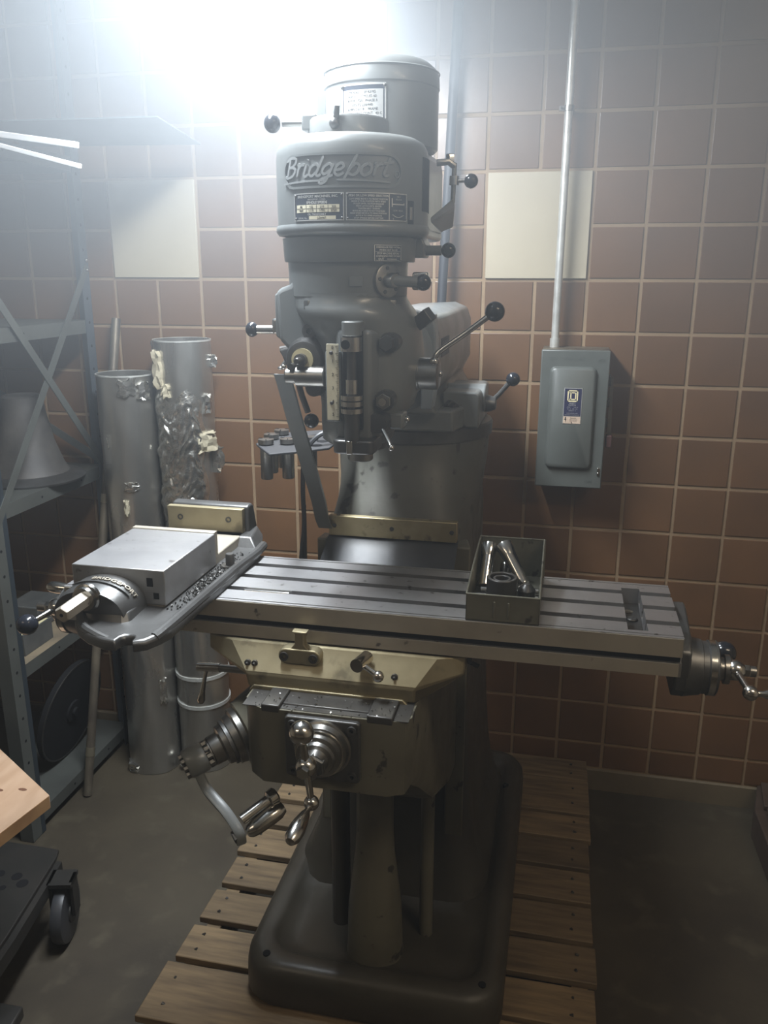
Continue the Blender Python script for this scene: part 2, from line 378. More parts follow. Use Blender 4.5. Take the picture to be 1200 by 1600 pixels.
# base casting: tray with a rounded rim, column foot behind
bx0, bx1, by0, by1 = .530, 1.118, -1.205, -.20
rings = []
for z, d, r in ((PZ + .001, .012, .07), (PZ + .02, .0, .08), (PZ + .075, .0, .085), (PZ + .100, .004, .085), (PZ + .112, .014, .082), (PZ + .116, .026, .08), (PZ + .115, .052, .068), (PZ + .108, .060, .062), (PZ + .097, .072, .055), (PZ + .090, .10, .05)):
    dd = d if d < .04 else d
    rings.append(lay(rr2(bx0 + dd, bx1 - dd * .9, by0 + dd, by1 - dd * .6, r, 7), z))
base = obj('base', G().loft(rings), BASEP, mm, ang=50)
for x, y in ((.588, -1.165), (1.073, -1.150), (1.07, -.40)):
    obj('bolt_hole', G().cyl((x, y, PZ + .105), (x, y, PZ + .1175), .0085), BLACKHOLE, base)
# flare where the column grows out of the base
rings = []
for z, e, r in ((PZ + .07, .115, .10), (PZ + .11, .085, .10), (PZ + .15, .062, .09), (PZ + .20, .044, .085), (PZ + .27, .030, .08), (PZ + .37, .018, .07), (PZ + .50, .008, .06), (PZ + .66, .0, .055)):
    rings.append(lay(rr2(.645 - e, .985 + e * .72, -.84 - e * .5, -.28 + e * .3, r, 8), z))
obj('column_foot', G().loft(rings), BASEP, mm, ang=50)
# column
rings = []
CX, CY = .812, -.60
def blend(t, z):
    c = circ(CX, CY, .186, 40, math.radians(4.5)); q = []
    for (x, y) in c:
        a = math.atan2(y - CY, x - CX)
        hx, hy = .166, .262
        k = 1 / max(abs(math.cos(a)) / hx, abs(math.sin(a)) / hy)
        n_ = 6.0; k2 = 1 / ((abs(math.cos(a)) / hx) ** n_ + (abs(math.sin(a)) / hy) ** n_) ** (1 / n_)
        bx, by = CX + k2 * math.cos(a), CY + k2 * math.sin(a)
        if y < CY: by = max(by, -.868)
        q.append((x * (1 - t) + bx * t, y * (1 - t) + by * t, z))
    return q
for z, t in ((PZ + .5, 1), (1.02, 1), (1.12, 1), (1.165, .93), (1.20, .75), (1.24, .48), (1.28, .22), (1.315, .06), (1.348, 0)):
    rings.append(blend(t, z))
col = obj('column', G().loft(rings), PAINT2, mm, ang=50)
obj('column_way', G().prism([(.652, -.86), (.648, -.905), (.672, -.905), (.672, -.86)], 'z', .42, 1.15).prism([(.950, -.86), (.950, -.905), (.994, -.905), (.980, -.84)], 'z', .42, 1.15), PAINTK, mm, bev=.004)
# elevating screw housing
obj('elevating_screw_housing', G().lathe((.818, -1.07, PZ + .09), (0, 0, 1), [(0, .066), (.012, .064), (.05, .063), (.13, .060), (.20, .052), (.27, .044), (.33, .041), (.62, .040)], 32), PAINTK, mm)
obj('elevating_screw', G().cyl((.818, -1.07, .6), (.818, -1.07, .95), .022), STEEL, mm)
obj('knee_stop_rod', G().cyl((.925, -1.0, PZ + .09), (.925, -1.0, .80), .016), PAINTK, mm)
obj('coolant_pipe', G().cyl((.72, -1.0, PZ + .09), (.72, -1.0, .80), .022), BASEP, mm)

# ---- knee
KF = -1.512
g = G()
kx0, kx1 = .70, .972
prof = [(KF, .935), (KF - .0, 1.066), (-.905, 1.066), (-.905, .60), (-1.0, .62), (-1.2, .72), (-1.38, .86), (-1.46, .918)]
knee_r = []
def kring(x, e): return [(x, y + (e if y < -1.3 else 0), z + (e * .8 if z < 1.0 else 0)) for y, z in prof]
g.loft([kring(kx0, .03), kring(kx0 + .012, .010), kring(kx0 + .035, 0), kring(kx1 - .035, 0), kring(kx1 - .008, .006), kring(kx1, .02)])
knee = obj('knee', g, PAINTK, mm, ang=40)
kw = obj('knee_way', G().box(.735, .765, -1.5125, -.92, 1.06, 1.073).box(.905, .945, -1.5125, -.92, 1.06, 1.073).box(.765, .905, -1.495, -.92, 1.055, 1.069), DARKI, mm, bev=.002)
obj('knee_top', G().box(.703, .969, -1.508, -.95, 1.0655, 1.0667), DARKI, mm)
random.seed(3)
chips = G()
for k in range(70):
    x, y = random.uniform(.71, .965), random.uniform(-1.512, -1.465); zc = 1.0735 if (.735 < x < .765 or .905 < x < .945) else 1.0695 if .765 < x < .905 and y > -1.493 else 1.066
    s = random.uniform(.0012, .0035); a = random.uniform(0, 6)
    chips.add([(x, y, zc), (x + s * math.cos(a), y + s * math.sin(a), zc + .0006), (x + s * math.cos(a + 1), y + s * math.sin(a + 1), zc + .0016), (x, y, zc + .002)], [(0, 1, 2), (0, 2, 3), (0, 3, 1), (1, 3, 2)])
obj('metal_chips', chips, STEEL, mm, kind='stuff')
# square flange with dials and the cross-feed ball crank
HX, HZ = .838, 1.016
fl = obj('crank_flange', G().prism(rr2(.776, .896, .958, 1.062, .006), 'y', KF - .009, KF + .004), CASTD, mm, bev=.002)
for x in (.789, .884):
    for z in (.970, 1.050):
        obj('cap_screw', G().ring((x, KF - .009, z), (0, -1, 0), .0035, .0072, .004, 16), CASTD, fl)
        obj('screw_socket', G().cyl((x, KF - .0085, z), (x, KF - .0098, z), .0036, seg=6), BLACKHOLE, fl)
dl = obj('cross_feed_dial', G().lathe((HX, KF - .008, HZ), (0, -1, 0), [(0, .046), (.006, .046), (.008, .043), (.018, .041), (.020, .036), (.032, .034), (.034, .028), (.040, .026), (.042, .020), (.055, .018)], 36), STEEL, mm)
obj('dial_ring', G().ring((HX, KF - .026, HZ), (0, -1, 0), .034, .0385, .006, 36), CHROME, dl)
obj('lock_nut', G().hexa((HX, KF - .055, HZ), (0, -1, 0), .019, .012), CASTD, dl)
cy = KF - .083
def ball_crank(name, hub, dir_, axis, r_hub, r_big, L1, L2, bigmat, handle_dir, hmat):
    """balanced ball crank: hub ball, big ball one side, small ball with a turned handle on the other"""
    hub = Vector(hub); d = Vector(dir_).normalized(); ax = Vector(axis).normalized()
    a = hub + d * L1; b = hub - d * L2
    k = obj(name, G().ball(hub, r_hub, 20).tube([hub - d * (L2 - r_hub * .4), hub - d * r_hub * .5, hub, hub + d * r_hub * .5, a - d * r_big * .6], [.0048, .0060, .0066, .0070, .0056], 12).ball(b, r_hub * .72, 16), CHROME, mm)
    obj('hub_nut', G().hexa(hub + ax * r_hub * .7, ax, r_hub * .62, .010), CHROME, k)
    obj('counterweight_ball', G().ball(a, r_big, 24), bigmat, k)
    hd = Vector(handle_dir).normalized(); h0 = b + hd * r_hub * .3
    obj('handle', G().lathe(h0, hd, [(0, .005), (.012, .0045), (.020, .0075), (.034, .0105), (.050, .0125), (.066, .0115), (.074, .007), (.077, .0)], 18), hmat, k)
    return k
obj('crank_shaft', G().cyl((HX, KF - .06, HZ), (HX, cy, HZ), .012), STEEL, mm)
ball_crank('cross_feed_crank', (HX - .004, cy, HZ + .012), (-.10, -.02, 1), (0, -1, 0), .016, .0185, .055, .062, CHROME, (-.10, -.98, -.14), CHROME)
# elevating crank on the left, on its slanted boss
bo = Vector((.690, -1.42, .975)); bd = Vector((-.70, -.60, -.28)).normalized()
kb = obj('elevating_crank_boss', G().lathe(bo - bd * .09, bd, [(0, .078), (.04, .072), (.09, .062), (.112, .056), (.116, .048)], 32), PAINTK, mm)
ed = obj('elevating_dial', G().lathe(bo + bd * .024, bd, [(0, .050), (.010, .050), (.013, .044), (.024, .042), (.027, .036), (.040, .034), (.043, .026), (.060, .025), (.062, .015), (.075, .015)], 36), STEEL, mm)
obj('dial_ring', G().ring(bo + bd * .048, bd, .034, .039, .007, 36), CASTD, ed)
e1 = bd.cross(Vector((0, 0, 1))).normalized(); e2 = bd.cross(e1)
cl = G(); c0 = bo + bd * .085
for k in range(9):
    a = 2 * PI * k / 9; c = c0 + (e1 * math.cos(a) + e2 * math.sin(a)) * .019
    cl.cyl(c, c + bd * .010, .0052, seg=6)
obj('clutch_collar', G().lathe(c0, bd, [(0, .024), (.002, .024), (.003, .014), (.010, .014)], 24), STEEL, mm)
obj('clutch_tooth', cl, STEEL, mm, kind='stuff')
h0 = bo + bd * .108
cr = G().lathe(h0 - bd * .012, bd, [(0, .0235), (.004, .0255), (.030, .0255), (.034, .0225)], 28)
hc = h0 + bd * .006
path = spline([hc + Vector((.006, -.004, -.016)), hc + Vector((.024, -.012, -.044)), hc + Vector((.066, -.034, -.066)), hc + Vector((.090, -.046, -.088)), hc + Vector((.092, -.046, -.106))], 6)
n_ = Vector((-.5, -.8, -.2)).normalized()
rings = []
for i, p in enumerate(path):
    d = (path[min(i + 1, len(path) - 1)] - path[max(i - 1, 0)]).normalized(); e = d.cross(bd).normalized(); n = e.cross(d)
    w = .019 - .006 * math.sin(PI * i / (len(path) - 1))
    rings.append([p + e * w * x * .62 + n * y * .008 for x, y in ((-1, -.6), (-.8, -1), (.8, -1), (1, -.6), (1, .6), (.8, 1), (-.8, 1), (-1, .6))])
cr.loft(rings)
ec = obj('elevating_crank', cr, PAINT, mm, bev=0, ang=40)
cl2 = G(); c1 = h0 + bd * .022
for k in range(9):
    a = 2 * PI * k / 9; c = c1 + (e1 * math.cos(a) + e2 * math.sin(a)) * .0175
    cl2.cyl(c, c + bd * .006, .0048, seg=6)
obj('clutch_tooth', cl2, STEEL, ec, kind='stuff')
obj('shaft_end', G().cyl(c1 - bd * .01, c1 + bd * .004, .0085), STEEL, ec)
pe = path[-1]
obj('handle_bolt', G().hexa(pe + Vector((0, 0, .012)) + bd * .004, bd, .010, .008), CASTD, ec)
gd = Vector((.62, .72, .32)).normalized(); gp = pe + Vector((.012, .004, .012))
obj('grip', G().lathe(gp, gd, [(0, .007), (.005, .011), (.016, .0135), (.04, .0152), (.060, .0148), (.070, .0105), (.073, 0)], 24), CHROME, ec)
obj('grip_core', G().lathe(gp + Vector((-.012, .006, .019)), gd, [(0, .009), (.052, .009), (.055, .0135), (.067, .0135), (.070, .010)], 20), CHROME, ec)
# knee lock handle on the left side of the knee
kl = obj('knee_lock', G().cyl((.478, -1.19, .953), (.526, -1.19, .956), .0095), CHROME, mm)
kl2 = obj('lock_lever', G().tube([(.496, -1.19, .95), (.492, -1.196, .925), (.489, -1.20, .905), (.486, -1.203, .886), (.485, -1.204, .880)], [.0035, .0042, .0055, .0085, .006], 12), CHROME, kl)
obj('lock_shaft', G().cyl((.52, -1.19, .956), (.72, -1.19, .956), .008), STEEL, kl)

# ---- saddle
SF = -1.452
g = G()
yb = -1.19
top = [(.606, yb), (.606, -1.405), (.690, SF), (.966, SF), (1.041, -1.405), (1.041, yb)]
topu = [(.612, yb), (.612, -1.398), (.664, -1.414), (.99, -1.414), (1.036, -1.398), (1.036, yb)]
g.loft([lay([(.64, yb), (.66, -1.38), (.692, SF), (.968, SF), (1.01, -1.38), (1.02, yb)], 1.068),
        [(.606, yb, 1.085), (.606, -1.405, 1.108), (.690, SF, 1.092), (.967, SF, 1.092), (1.041, -1.405, 1.104), (1.041, yb, 1.085)],
        [(.606, yb, 1.132), (.606, -1.403, 1.134), (.650, -1.416, 1.134), (1.0, -1.416, 1.134), (1.041, -1.403, 1.134), (1.041, yb, 1.134)]])
sad = obj('saddle', g, OILY, mm, bev=.003, ang=25)
obj('saddle_skirt', G().box(.694, .964, SF + .004, yb, 1.05, 1.072), OILY, mm, bev=.003)
wp = [(.695, 1.050), (.695, 1.066), (.702, 1.0735), (.950, 1.0735), (.962, 1.062), (.963, 1.050)]
wpo = obj('wiper_plate', G().prism(wp, 'y', SF - .004, SF + .006), OILY, mm, bev=.0015)
for x, z in ((.712, 1.058), (.828, 1.066), (.942, 1.058)): obj('plate_screw', G().cyl((x, SF - .003, z), (x, SF - .006, z), .0042), CASTD, wpo)
# table stop bracket
def front_y(z): return SF + (z - 1.092) / (1.134 - 1.092) * (-1.416 - SF)
by_ = -1.437
sb = obj('table_stop_bracket', G().prism(rr2(.742, .812, 1.111, 1.137, .012, 6), 'y', by_ - .006, by_ + .016).prism([(.760, 1.134), (.769, 1.145), (.770, 1.163), (.764, 1.167), (.791, 1.167), (.785, 1.163), (.785, 1.145), (.794, 1.134)], 'y', by_ - .004, by_ + .012), OILY, mm, bev=.002)
for x in (.752, .801):
    obj('cap_screw', G().ring((x, by_ - .006, 1.124), (0, -1, 0), .0035, .0075, .003, 16), DARKI, sb)
for x in (.688, .700): obj('grease_nipple', G().lathe((x, by_ - .002, 1.105), (0, -1, 0), [(0, .0055), (.004, .0055), (.005, .0025), (.009, .002)], 12), DARKI, mm)
obj('grease_nipple', G().lathe((.934, by_ - .002, 1.105), (0, -1, 0), [(0, .0055), (.004, .0055), (.005, .0025), (.009, .002)], 12), DARKI, mm)
tl = obj('table_lock_lever', G().cyl((.886, by_ + .01, 1.128), (.878, by_ - .028, 1.130), .011).tube([(.884, by_ - .015, 1.127), (.897, by_ - .02, 1.122), (.910, by_ - .024, 1.116)], [.006, .0045, .005], 12).ball((.912, by_ - .024, 1.114), .0095), CHROME, mm)
obj('gib_screw', G().cyl((1.041, -1.36, 1.105), (1.060, -1.362, 1.098), .004).cyl((1.038, -1.365, 1.115), (1.049, -1.365, 1.115), .010), DARKI, mm)

# ---- table
TX0, TX1, TY0, TY1, TZ = .345, 1.366, -1.412, -1.187, 1.200
slots = [-1.2355, -1.2955, -1.3575]
def tprof(pocket=False):
    p = [(TY0, 1.169), (TY0, TZ - .003), (TY0 + .003, TZ - .003), (TY0 + .0035, TZ)] if False else [(TY0, 1.169), (TY0, TZ)]
    p += [(TY0 + .006, TZ), (TY0 + .0065, TZ - .003), (TY0 + .009, TZ - .003), (TY0 + .0095, TZ)]
    if pocket: p += [(-1.394, TZ), (-1.394, TZ - .028), (-1.215, TZ - .028), (-1.215, TZ)]
    else:
        for s in sorted(slots): p += [(s - .008, TZ), (s - .008, TZ - .012), (s - .014, TZ - .012), (s - .014, TZ - .024), (s + .014, TZ - .024), (s + .014, TZ - .012), (s + .008, TZ - .012), (s + .008, TZ)]
    p += [(TY1 - .0095, TZ), (TY1 - .009, TZ - .003), (TY1 - .006, TZ - .003), (TY1 - .0055, TZ), (TY1, TZ), (TY1, 1.169), (TY1 - .007, 1.169), (TY1 - .007, 1.159), (TY1, 1.159), (TY1, 1.137),
          (-1.24, 1.137), (-1.24, 1.133), (-1.37, 1.133), (-1.37, 1.137), (TY0, 1.137), (TY0, 1.159), (TY0 + .007, 1.159), (TY0 + .007, 1.169)]
    return p
g = G().prism(tprof(), 'x', TX0, 1.286).prism(tprof(True), 'x', 1.286, 1.316).prism(tprof(), 'x', 1.316, TX1)
tab = obj('table', g, IRONW, mm, ang=20)
front = obj('table_front_face', G().box(TX0 + .001, TX1 - .001, TY0 - .0012, TY0 + .0005, 1.1695, TZ - .0012).box(TX0 + .001, TX1 - .004, TY0 - .0012, TY0 + .0005, 1.1375, 1.1585), IRON, mm)
obj('table_groove', G().box(TX0 + .002, TX1 - .002, TY0 + .0055, TY0 + .0075, 1.159, 1.169), BLACKHOLE, mm)
# drain pocket insides
pk = obj('drain_pocket', G().box(1.2865, 1.3155, -1.393, -1.216, TZ - .0285, TZ - .0268), DARKI, tab)
obj('drain_hole', G().cyl((1.297, -1.256, TZ - .027), (1.297, -1.256, TZ - .0262), .008), RUSTY, tab)
for y in (-1.290, -1.352): obj('drain_lip', G().ball((1.301, y, TZ - .026), .010, 12, .5), DARKI, tab)
# loose pin lying in the slot near the vise
# table ends: bracket, bearing, dial, ball crank
def table_end(sx, x, nm):
    def X(d): return x + sx * d
    br = obj('table_end_bracket', G().prism([(-1.198, 1.150), (-1.206, 1.172), (-1.225, 1.186), (-1.25, 1.186), (-1.29, 1.178), (-1.33, 1.168), (-1.352, 1.150), (-1.357, 1.120), (-1.352, 1.085), (-1.33, 1.064), (-1.27, 1.064), (-1.245, 1.085), (-1.235, 1.12)], 'x', X(0), X(.024)), CASTD, mm, bev=.004, seg=3)
    d = obj('table_feed_dial', G().lathe((X(.018), -1.306, 1.108), (sx, 0, 0), [(0, .050), (.014, .047), (.026, .045), (.027, .043), (.036, .0425), (.037, .0445), (.050, .0445), (.052, .041)], 40), CASTD, mm)
    obj('dial_ring', G().ring((X(.056), -1.306, 1.108), (sx, 0, 0), .030, .0447, .009, 40), CHROME, d)
    obj('lock_nut', G().lathe((X(.069), -1.306, 1.108), (sx, 0, 0), [(0, .022), (.006, .022), (.007, .019), (.011, .019), (.012, .024), (.020, .024), (.021, .017), (.034, .0165)], 24), STEEL, d)
    return br
table_end(1, TX1, 'right'); table_end(-1, TX0, 'left')
obj('feed_screw', G().cyl((TX0 - .13, -1.306, 1.108), (TX1 + .13, -1.306, 1.108), .009), STEEL, mm)
ball_crank('right_table_crank', (1.463, -1.316, 1.113), (-.12, 1, .02), (1, 0, .0), .0165, .0195, .060, .074, KNOB, (1, .06, -.02), CHROME)
k = ball_crank('left_table_crank', (.262, -1.318, 1.115), (-.42, -.75, -.22), (-1, 0, 0), .017, .0195, .062, .060, KNOB, (-1, .02, .04), CHROME)

# ---- way cover between column and saddle
bar = obj('way_cover_bar', G().box(.680, .964, -.918, -.900, 1.163, 1.208), BRASSY, mm, bev=.0015)
for x in (.693, .822, .953): obj('bar_screw', G().cyl((x, -.917, 1.186), (x, -.9195, 1.186), .0048), DARKI, bar)
obj('bar_screw', G().cyl((.70, -.909, 1.207), (.70, -.909, 1.2092), .0045), DARKI, bar)
rings = []
for k in range(13):
    t = k / 12; y = -.902 - .29 * t; z = 1.165 - .055 * t - .045 * math.sin(PI * t) ; w = .004 * math.sin(3 * PI * t)
    rings.append([(.678 - .012 * t, y, z + w), (.74, y, z + .006 * math.sin(PI * t) + w), (.82, y, z + .014 * math.sin(PI * t)), (.90, y, z + .006 * math.sin(PI * t)), (.966, y, z), (.966, y, z - .003), (.82, y, z - .003 + .014 * math.sin(PI * t)), (.678 - .012 * t, y, z - .003 + w)])
obj('way_cover', G().loft(rings), RUBBER, mm, ang=60)

# ---- turret
tr = obj('turret_ring', G().lathe((CX, CY, 1.346), (0, 0, 1), [(0, .186), (.002, .192), (.030, .1935), (.035, .190), (.036, .18)], 64), CASTD, mm)
ts = obj('ram_saddle', G().prism([(.714, -.80), (.935, -.80), (.95, -.74), (.95, -.50), (.93, -.44), (.71, -.44), (.70, -.5), (.70, -.75)], 'z', 1.38, 1.43), PAINT, mm, bev=.006)
obj('ram_clamp', G().prism([(.90, 1.425), (.955, 1.38), (.985, 1.38), (.985, 1.455), (.978, 1.462), (.90, 1.462)], 'y', -.73, -.50), PAINT, mm, bev=.008, seg=3)
obj('clamp_boss', G().cyl((.90, -.64, 1.438), (.992, -.64, 1.438), .033, seg=28), PAINT, mm, bev=.003)
for (x, y, z) in ((.918, -.745, 1.395), (.915, -.735, 1.428)): obj('clamp_bolt', G().lathe((x, y, z), (.75, -.66, 0), [(0, .016), (.012, .016), (.0125, .012), (.026, .0115)], 6), DARKI, mm)
tlv = obj('turret_lever', G().tube([(1.0, -.63, 1.425), (1.02, -.63, 1.445), (1.045, -.63, 1.475)], .0058, 10), CASTD, mm)
obj('lever_hub', G().lathe((.990, -.64, 1.425), (1, 0, 0), [(0, .020), (.010, .020), (.024, .014), (.026, .008)], 18), CASTD, tlv)
obj('knob', G().ball((1.052, -.63, 1.482), .0165), KNOB, tlv)
# ram with dovetail, pale blue grey nose
rp = [(.735, 1.425), (.76, 1.46), (.735, 1.50), (.735, 1.615), (.755, 1.640), (.86, 1.645), (.893, 1.632), (.905, 1.60), (.905, 1.50), (.884, 1.46), (.905, 1.425)]
obj('ram', G().prism(rp, 'y', -.84, -.22), PAINT, mm, bev=.008, seg=3)
na = obj('ram_adapter', G().prism(rr2(.73, .912, 1.455, 1.652, .05, 7), 'y', -.965, -.925), PAINT, mm, bev=.004)
obj('adapter_neck', G().loft([[(x, -.925, z) for x, z in rr2(.735, .905, 1.46, 1.645, .06, 7)], [(x, -.84, z) for x, z in rr2(.735, .905, 1.45, 1.645, .045, 7)]]), PAINT, mm, ang=50)
obj('adapter_nose', G().lathe((.82, -.955, 1.565), (0, -1, 0), [(0, .098), (.03, .097), (.045, .09), (.09, .088)], 40), BLUEP, mm)
obj('tilt_scale_flange', G().prism([(.893, 1.46), (.915, 1.46), (.921, 1.50), (.921, 1.60), (.916, 1.645), (.90, 1.645), (.893, 1.60)], 'y', -.985, -.94), BLUEP, mm, bev=.003)
dp = obj('oil_label', G().box(.9048, .9066, -.80, -.68, 1.545, 1.585), COLD, mm)
dp2 = G()
for k in range(7): dp2.box(.9064, .9074, -.795 + k * .016, -.787 + k * .016, 1.552, 1.578)
obj('tally_mark', dp2, SHELF, mm)

# ---- collet rack on the left of the turret, its stay and the cable
RZ = 1.372
rk = [(.536, -.965), (.548, -.985), (.60, -1.062), (.66, -1.015), (.70, -.975), (.70, -.76), (.652, -.765), (.548, -.835), (.538, -.86)]
rack = obj('collet_rack', G().prism(rk, 'z', RZ - .005, RZ), RACKM, mm, bev=.0015)
random.seed(5)
for k in range(9):
    x, y = .60 + (k % 3) * .034, -.845 - (k // 3) * .045 - (k % 3) * .012
    if y < -.955 and x < .62: continue
    obj('rack_hole', G().add(lay([(px, py) for px, py in circ(x, y, .0125, 16)], RZ + .0006) + lay(circ(x, y, .0125, 16), RZ - .0001), [tuple(range(16))] + [(i, (i + 1) % 16, 16 + (i + 1) % 16, 16 + i) for i in range(16)]), BLACKHOLE, rack)
st = obj('rack_stay', G().loft([[Vector(p) + Vector((dx, dy, dz)) for dx, dy, dz in ((-.015, -.004, 0), (.015, -.004, 0), (.015, .005, 0), (-.015, .005, 0))] for p in spline([(.657, -1.135, 1.54), (.661, -1.13, 1.522), (.673, -1.11, 1.446), (.679, -1.085, 1.392), (.681, -1.04, 1.324), (.674, -.97, 1.251), (.668, -.93, 1.205), (.672, -.915, 1.178)], 4)]), PAINT, mm, ang=50)
obj('stay_pivot', G().cyl((.665, -.908, 1.188), (.682, -.908, 1.188), .0085), CHROME, st)
for p in ((.655, -.9135, 1.218), (.664, -.912, 1.205)): obj('stay_rivet', G().ball(p, .0035, 10), CHROME, st)
cb = G().tube(spline([(.70, -.93, 1.40), (.672, -.96, 1.392), (.646, -.97, 1.355), (.636, -.96, 1.28), (.634, -.95, 1.20), (.630, -.94, 1.10), (.628, -.93, .9)], 8), .0052, 8)
cb.tube(spline([(.636, -.955, 1.24), (.632, -.95, 1.18), (.622, -.945, 1.10), (.616, -.94, .95)], 6), .0048, 8)
obj('cable', cb, RUBBER, mm)
# swivel bracket with wing nut behind the head, left side
sw = obj('swivel_bracket', G().prism([(.655, 1.585), (.70, 1.60), (.71, 1.57), (.70, 1.53), (.672, 1.545), (.662, 1.568)], 'y', -1.14, -1.09), DARKI, mm, bev=.004)
obj('swivel_arm', G().tube([(.652, -1.12, 1.582), (.675, -1.12, 1.588), (.705, -1.12, 1.606)], [.008, .006, .005], 10), DARKI, sw)
obj('wing_nut', G().cyl((.664, -1.125, 1.565), (.655, -1.13, 1.552), .004, seg=8).ball((.654, -1.131, 1.551), .006, 10, .6), CHROME, sw)
obj('belt_disc', G().cyl((.712, -1.10, 1.578), (.722, -1.10, 1.578), .034), BLUEP, sw)
# ---- head: quill housing
HXC, HY = .815, -1.20
def hr(z, cx, cy, rx, ry, p=2.0, n=36):
    out = []
    for i in range(n):
        a = 2 * PI * i / n; c, s = math.cos(a), math.sin(a)
        out.append((cx + rx * abs(c) ** (2 / p) * (1 if c >= 0 else -1), cy + ry * abs(s) ** (2 / p) * (1 if s >= 0 else -1), z))
    return out
qh = obj('quill_housing', G().loft([hr(1.437, .820, -1.205, .052, .060, 2.2), hr(1.444, .820, -1.205, .060, .070, 2.3), hr(1.47, .822, -1.20, .064, .080, 2.4), hr(1.50, .835, -1.19, .078, .095, 2.5), hr(1.54, .836, -1.17, .086, .118, 2.5),
     hr(1.58, .834, -1.16, .090, .130, 2.4), hr(1.62, .828, -1.165, .093, .127, 2.3), hr(1.645, .818, -1.175, .097, .130, 2.3), hr(1.658, .813, -1.18, .098, .130, 2.3), hr(1.668, .808, -1.188, .098, .118, 2.2), hr(1.68, .803, -1.195, .098, .104, 2.0), hr(1.69, .803, -1.2, .098, .1, 2.0)]), PAINT, mm, ang=60)
# left gear-case lobe
gl = [(.693, 1.690), (.703, 1.697), (.718, 1.702), (.728, 1.715), (.80, 1.715), (.80, 1.50), (.786, 1.488), (.770, 1.515), (.752, 1.535), (.735, 1.56), (.716, 1.585), (.711, 1.598), (.697, 1.612)]
obj('feed_gear_case', G().prism(gl, 'y', -1.262, -1.15), PAINT, mm, bev=.008, seg=3)
obj('case_cover_edge', G().prism([(.690, 1.686), (.690, 1.618), (.699, 1.612), (.699, 1.690)], 'y', -1.256, -1.17), PAINT, mm, bev=.003)
# front ridge that carries the depth stop
obj('stop_ridge', G().prism([(.812, -1.308), (.862, -1.304), (.874, -1.28), (.89, -1.20), (.78, -1.20), (.80, -1.28)], 'z', 1.455, 1.634), PAINT, mm, bev=.008, seg=3)
obj('stop_slot', G().box(.822, .853, -1.3135, -1.305, 1.475, 1.632), BLACKHOLE, mm)
# micrometer depth stop
ds = obj('depth_stop_screw', G().cyl((.838, -1.322, 1.462), (.838, -1.322, 1.64), .0075), DARKI, mm)
obj('screw_head_block', G().prism(rr2(.823, .853, -1.332, -1.29, .008), 'z', 1.625, 1.648), PAINT, ds, bev=.002)
sc_ = obj('screw_collar', G().cyl((.838, -1.324, 1.602), (.838, -1.324, 1.624), .0165, seg=28), CHROME, ds)
obj('collar_hole', G().cyl((.833, -1.335, 1.613), (.833, -1.3412, 1.613), .0072), BLACKHOLE, ds)
obj('stop_sleeve', G().cyl((.838, -1.322, 1.535), (.838, -1.322, 1.557), .0095), CHROME, ds)
for z in (1.525, 1.5155, 1.504): obj('stop_nut', G().cyl((.838, -1.322, z), (.838, -1.322, z + .0075), .0175, seg=30), CHROME, ds)
obj('lower_screw', G().cyl((.838, -1.322, 1.455), (.838, -1.322, 1.505), .0125), DARKI, ds)
obj('stop_foot', G().prism(rr2(.806, .874, -1.330, -1.25, .012), 'z', 1.437, 1.460), CASTD, mm, bev=.003)
obj('stop_key', G().box(.831, .841, -1.3345, -1.329, 1.438, 1.460), CHROME, mm, bev=.001)
# ivory depth scale
sx0, sx1, sz0, sz1 = .795, .815, 1.490, 1.612
sl = obj('depth_scale', G().box(sx0, sx1, -1.316, -1.313, sz0, sz1), IVORY, mm, bev=.0005)
tg = G(); tk = G()
for i, ch in enumerate('012345'):
    z = sz1 - .008 - i * .0214
    text_g(ch, .0075, lambda u, v, w, z=z: (sx0 + .0085 + u, -1.3163 - w, z + v), tg, .0001)
for i in range(41):
    z = sz1 - .004 - i * .0028; L = .005 if i % 4 == 0 else .003
    tk.box(sx1 - L, sx1 - .0005, -1.3164, -1.316, z, z + .0004)
obj('lettering', tg, INK, sl); obj('tick_mark', tk, INK, sl)
for z in (1.598, 1.518): obj('scale_screw', G().ball((sx0 + .008, -1.3165, z), .0032, 12, .6, (0, 1, 0)), DARKI, sl)
obj('scale_backing', G().box(.792, .818, -1.313, -1.27, 1.487, 1.60), PAINT, mm, bev=.002)
# quill and spindle nose
obj('quill', G().cyl((.822, HY, 1.425), (.822, HY, 1.44), .047, seg=40), CASTD, mm)
obj('spindle_nose', G().lathe((.822, HY, 1.400), (0, 0, 1), [(0, .020), (.002, .0225), (.018, .0225), (.019, .0265), (.03, .0265)], 32), STEEL, mm)
# front bolts and nut bosses
for (x, z, y0, m) in ((.889, 1.612, -1.265, 'a'), (.884, 1.520, -1.285, 'n'), (.779, 1.545, -1.25, 'a')):
    if m == 'a': obj('head_bolt', G().cyl((x, y0 + .02, z), (x, y0 - .014, z), .0165, seg=24).hexa((x - .002, y0 - .014, z), (0, -1, 0), .0135, .012), CASTD, mm)
    else:
        b_ = obj('bolt_washer', G().cyl((x, y0 + .02, z), (x, y0 - .006, z), .017, seg=28), CASTD, mm)
        obj('hex_nut', G().hexa((x, y0 - .006, z), (0, -1, 0), .0135, .009), STEEL, b_); obj('stud', G().cyl((x, y0 - .014, z), (x, y0 - .020, z), .0065, seg=14), CHROME, b_)
obj('hex_plug', G().cyl((.770, -1.24, 1.536), (.7625, -1.285, 1.537), .0145, seg=24), CASTD, mm)
obj('tilt_bolt', G().prism([(-.012, -.012), (.012, -.012), (.012, .012), (-.012, .012)], 'z', 0, .03).xf(Matrix.Translation((.918, -1.17, 1.637)) @ Matrix.Rotation(.9, 4, 'Y') @ Matrix.Rotation(.3, 4, 'X')), CASTD, mm, bev=.002)
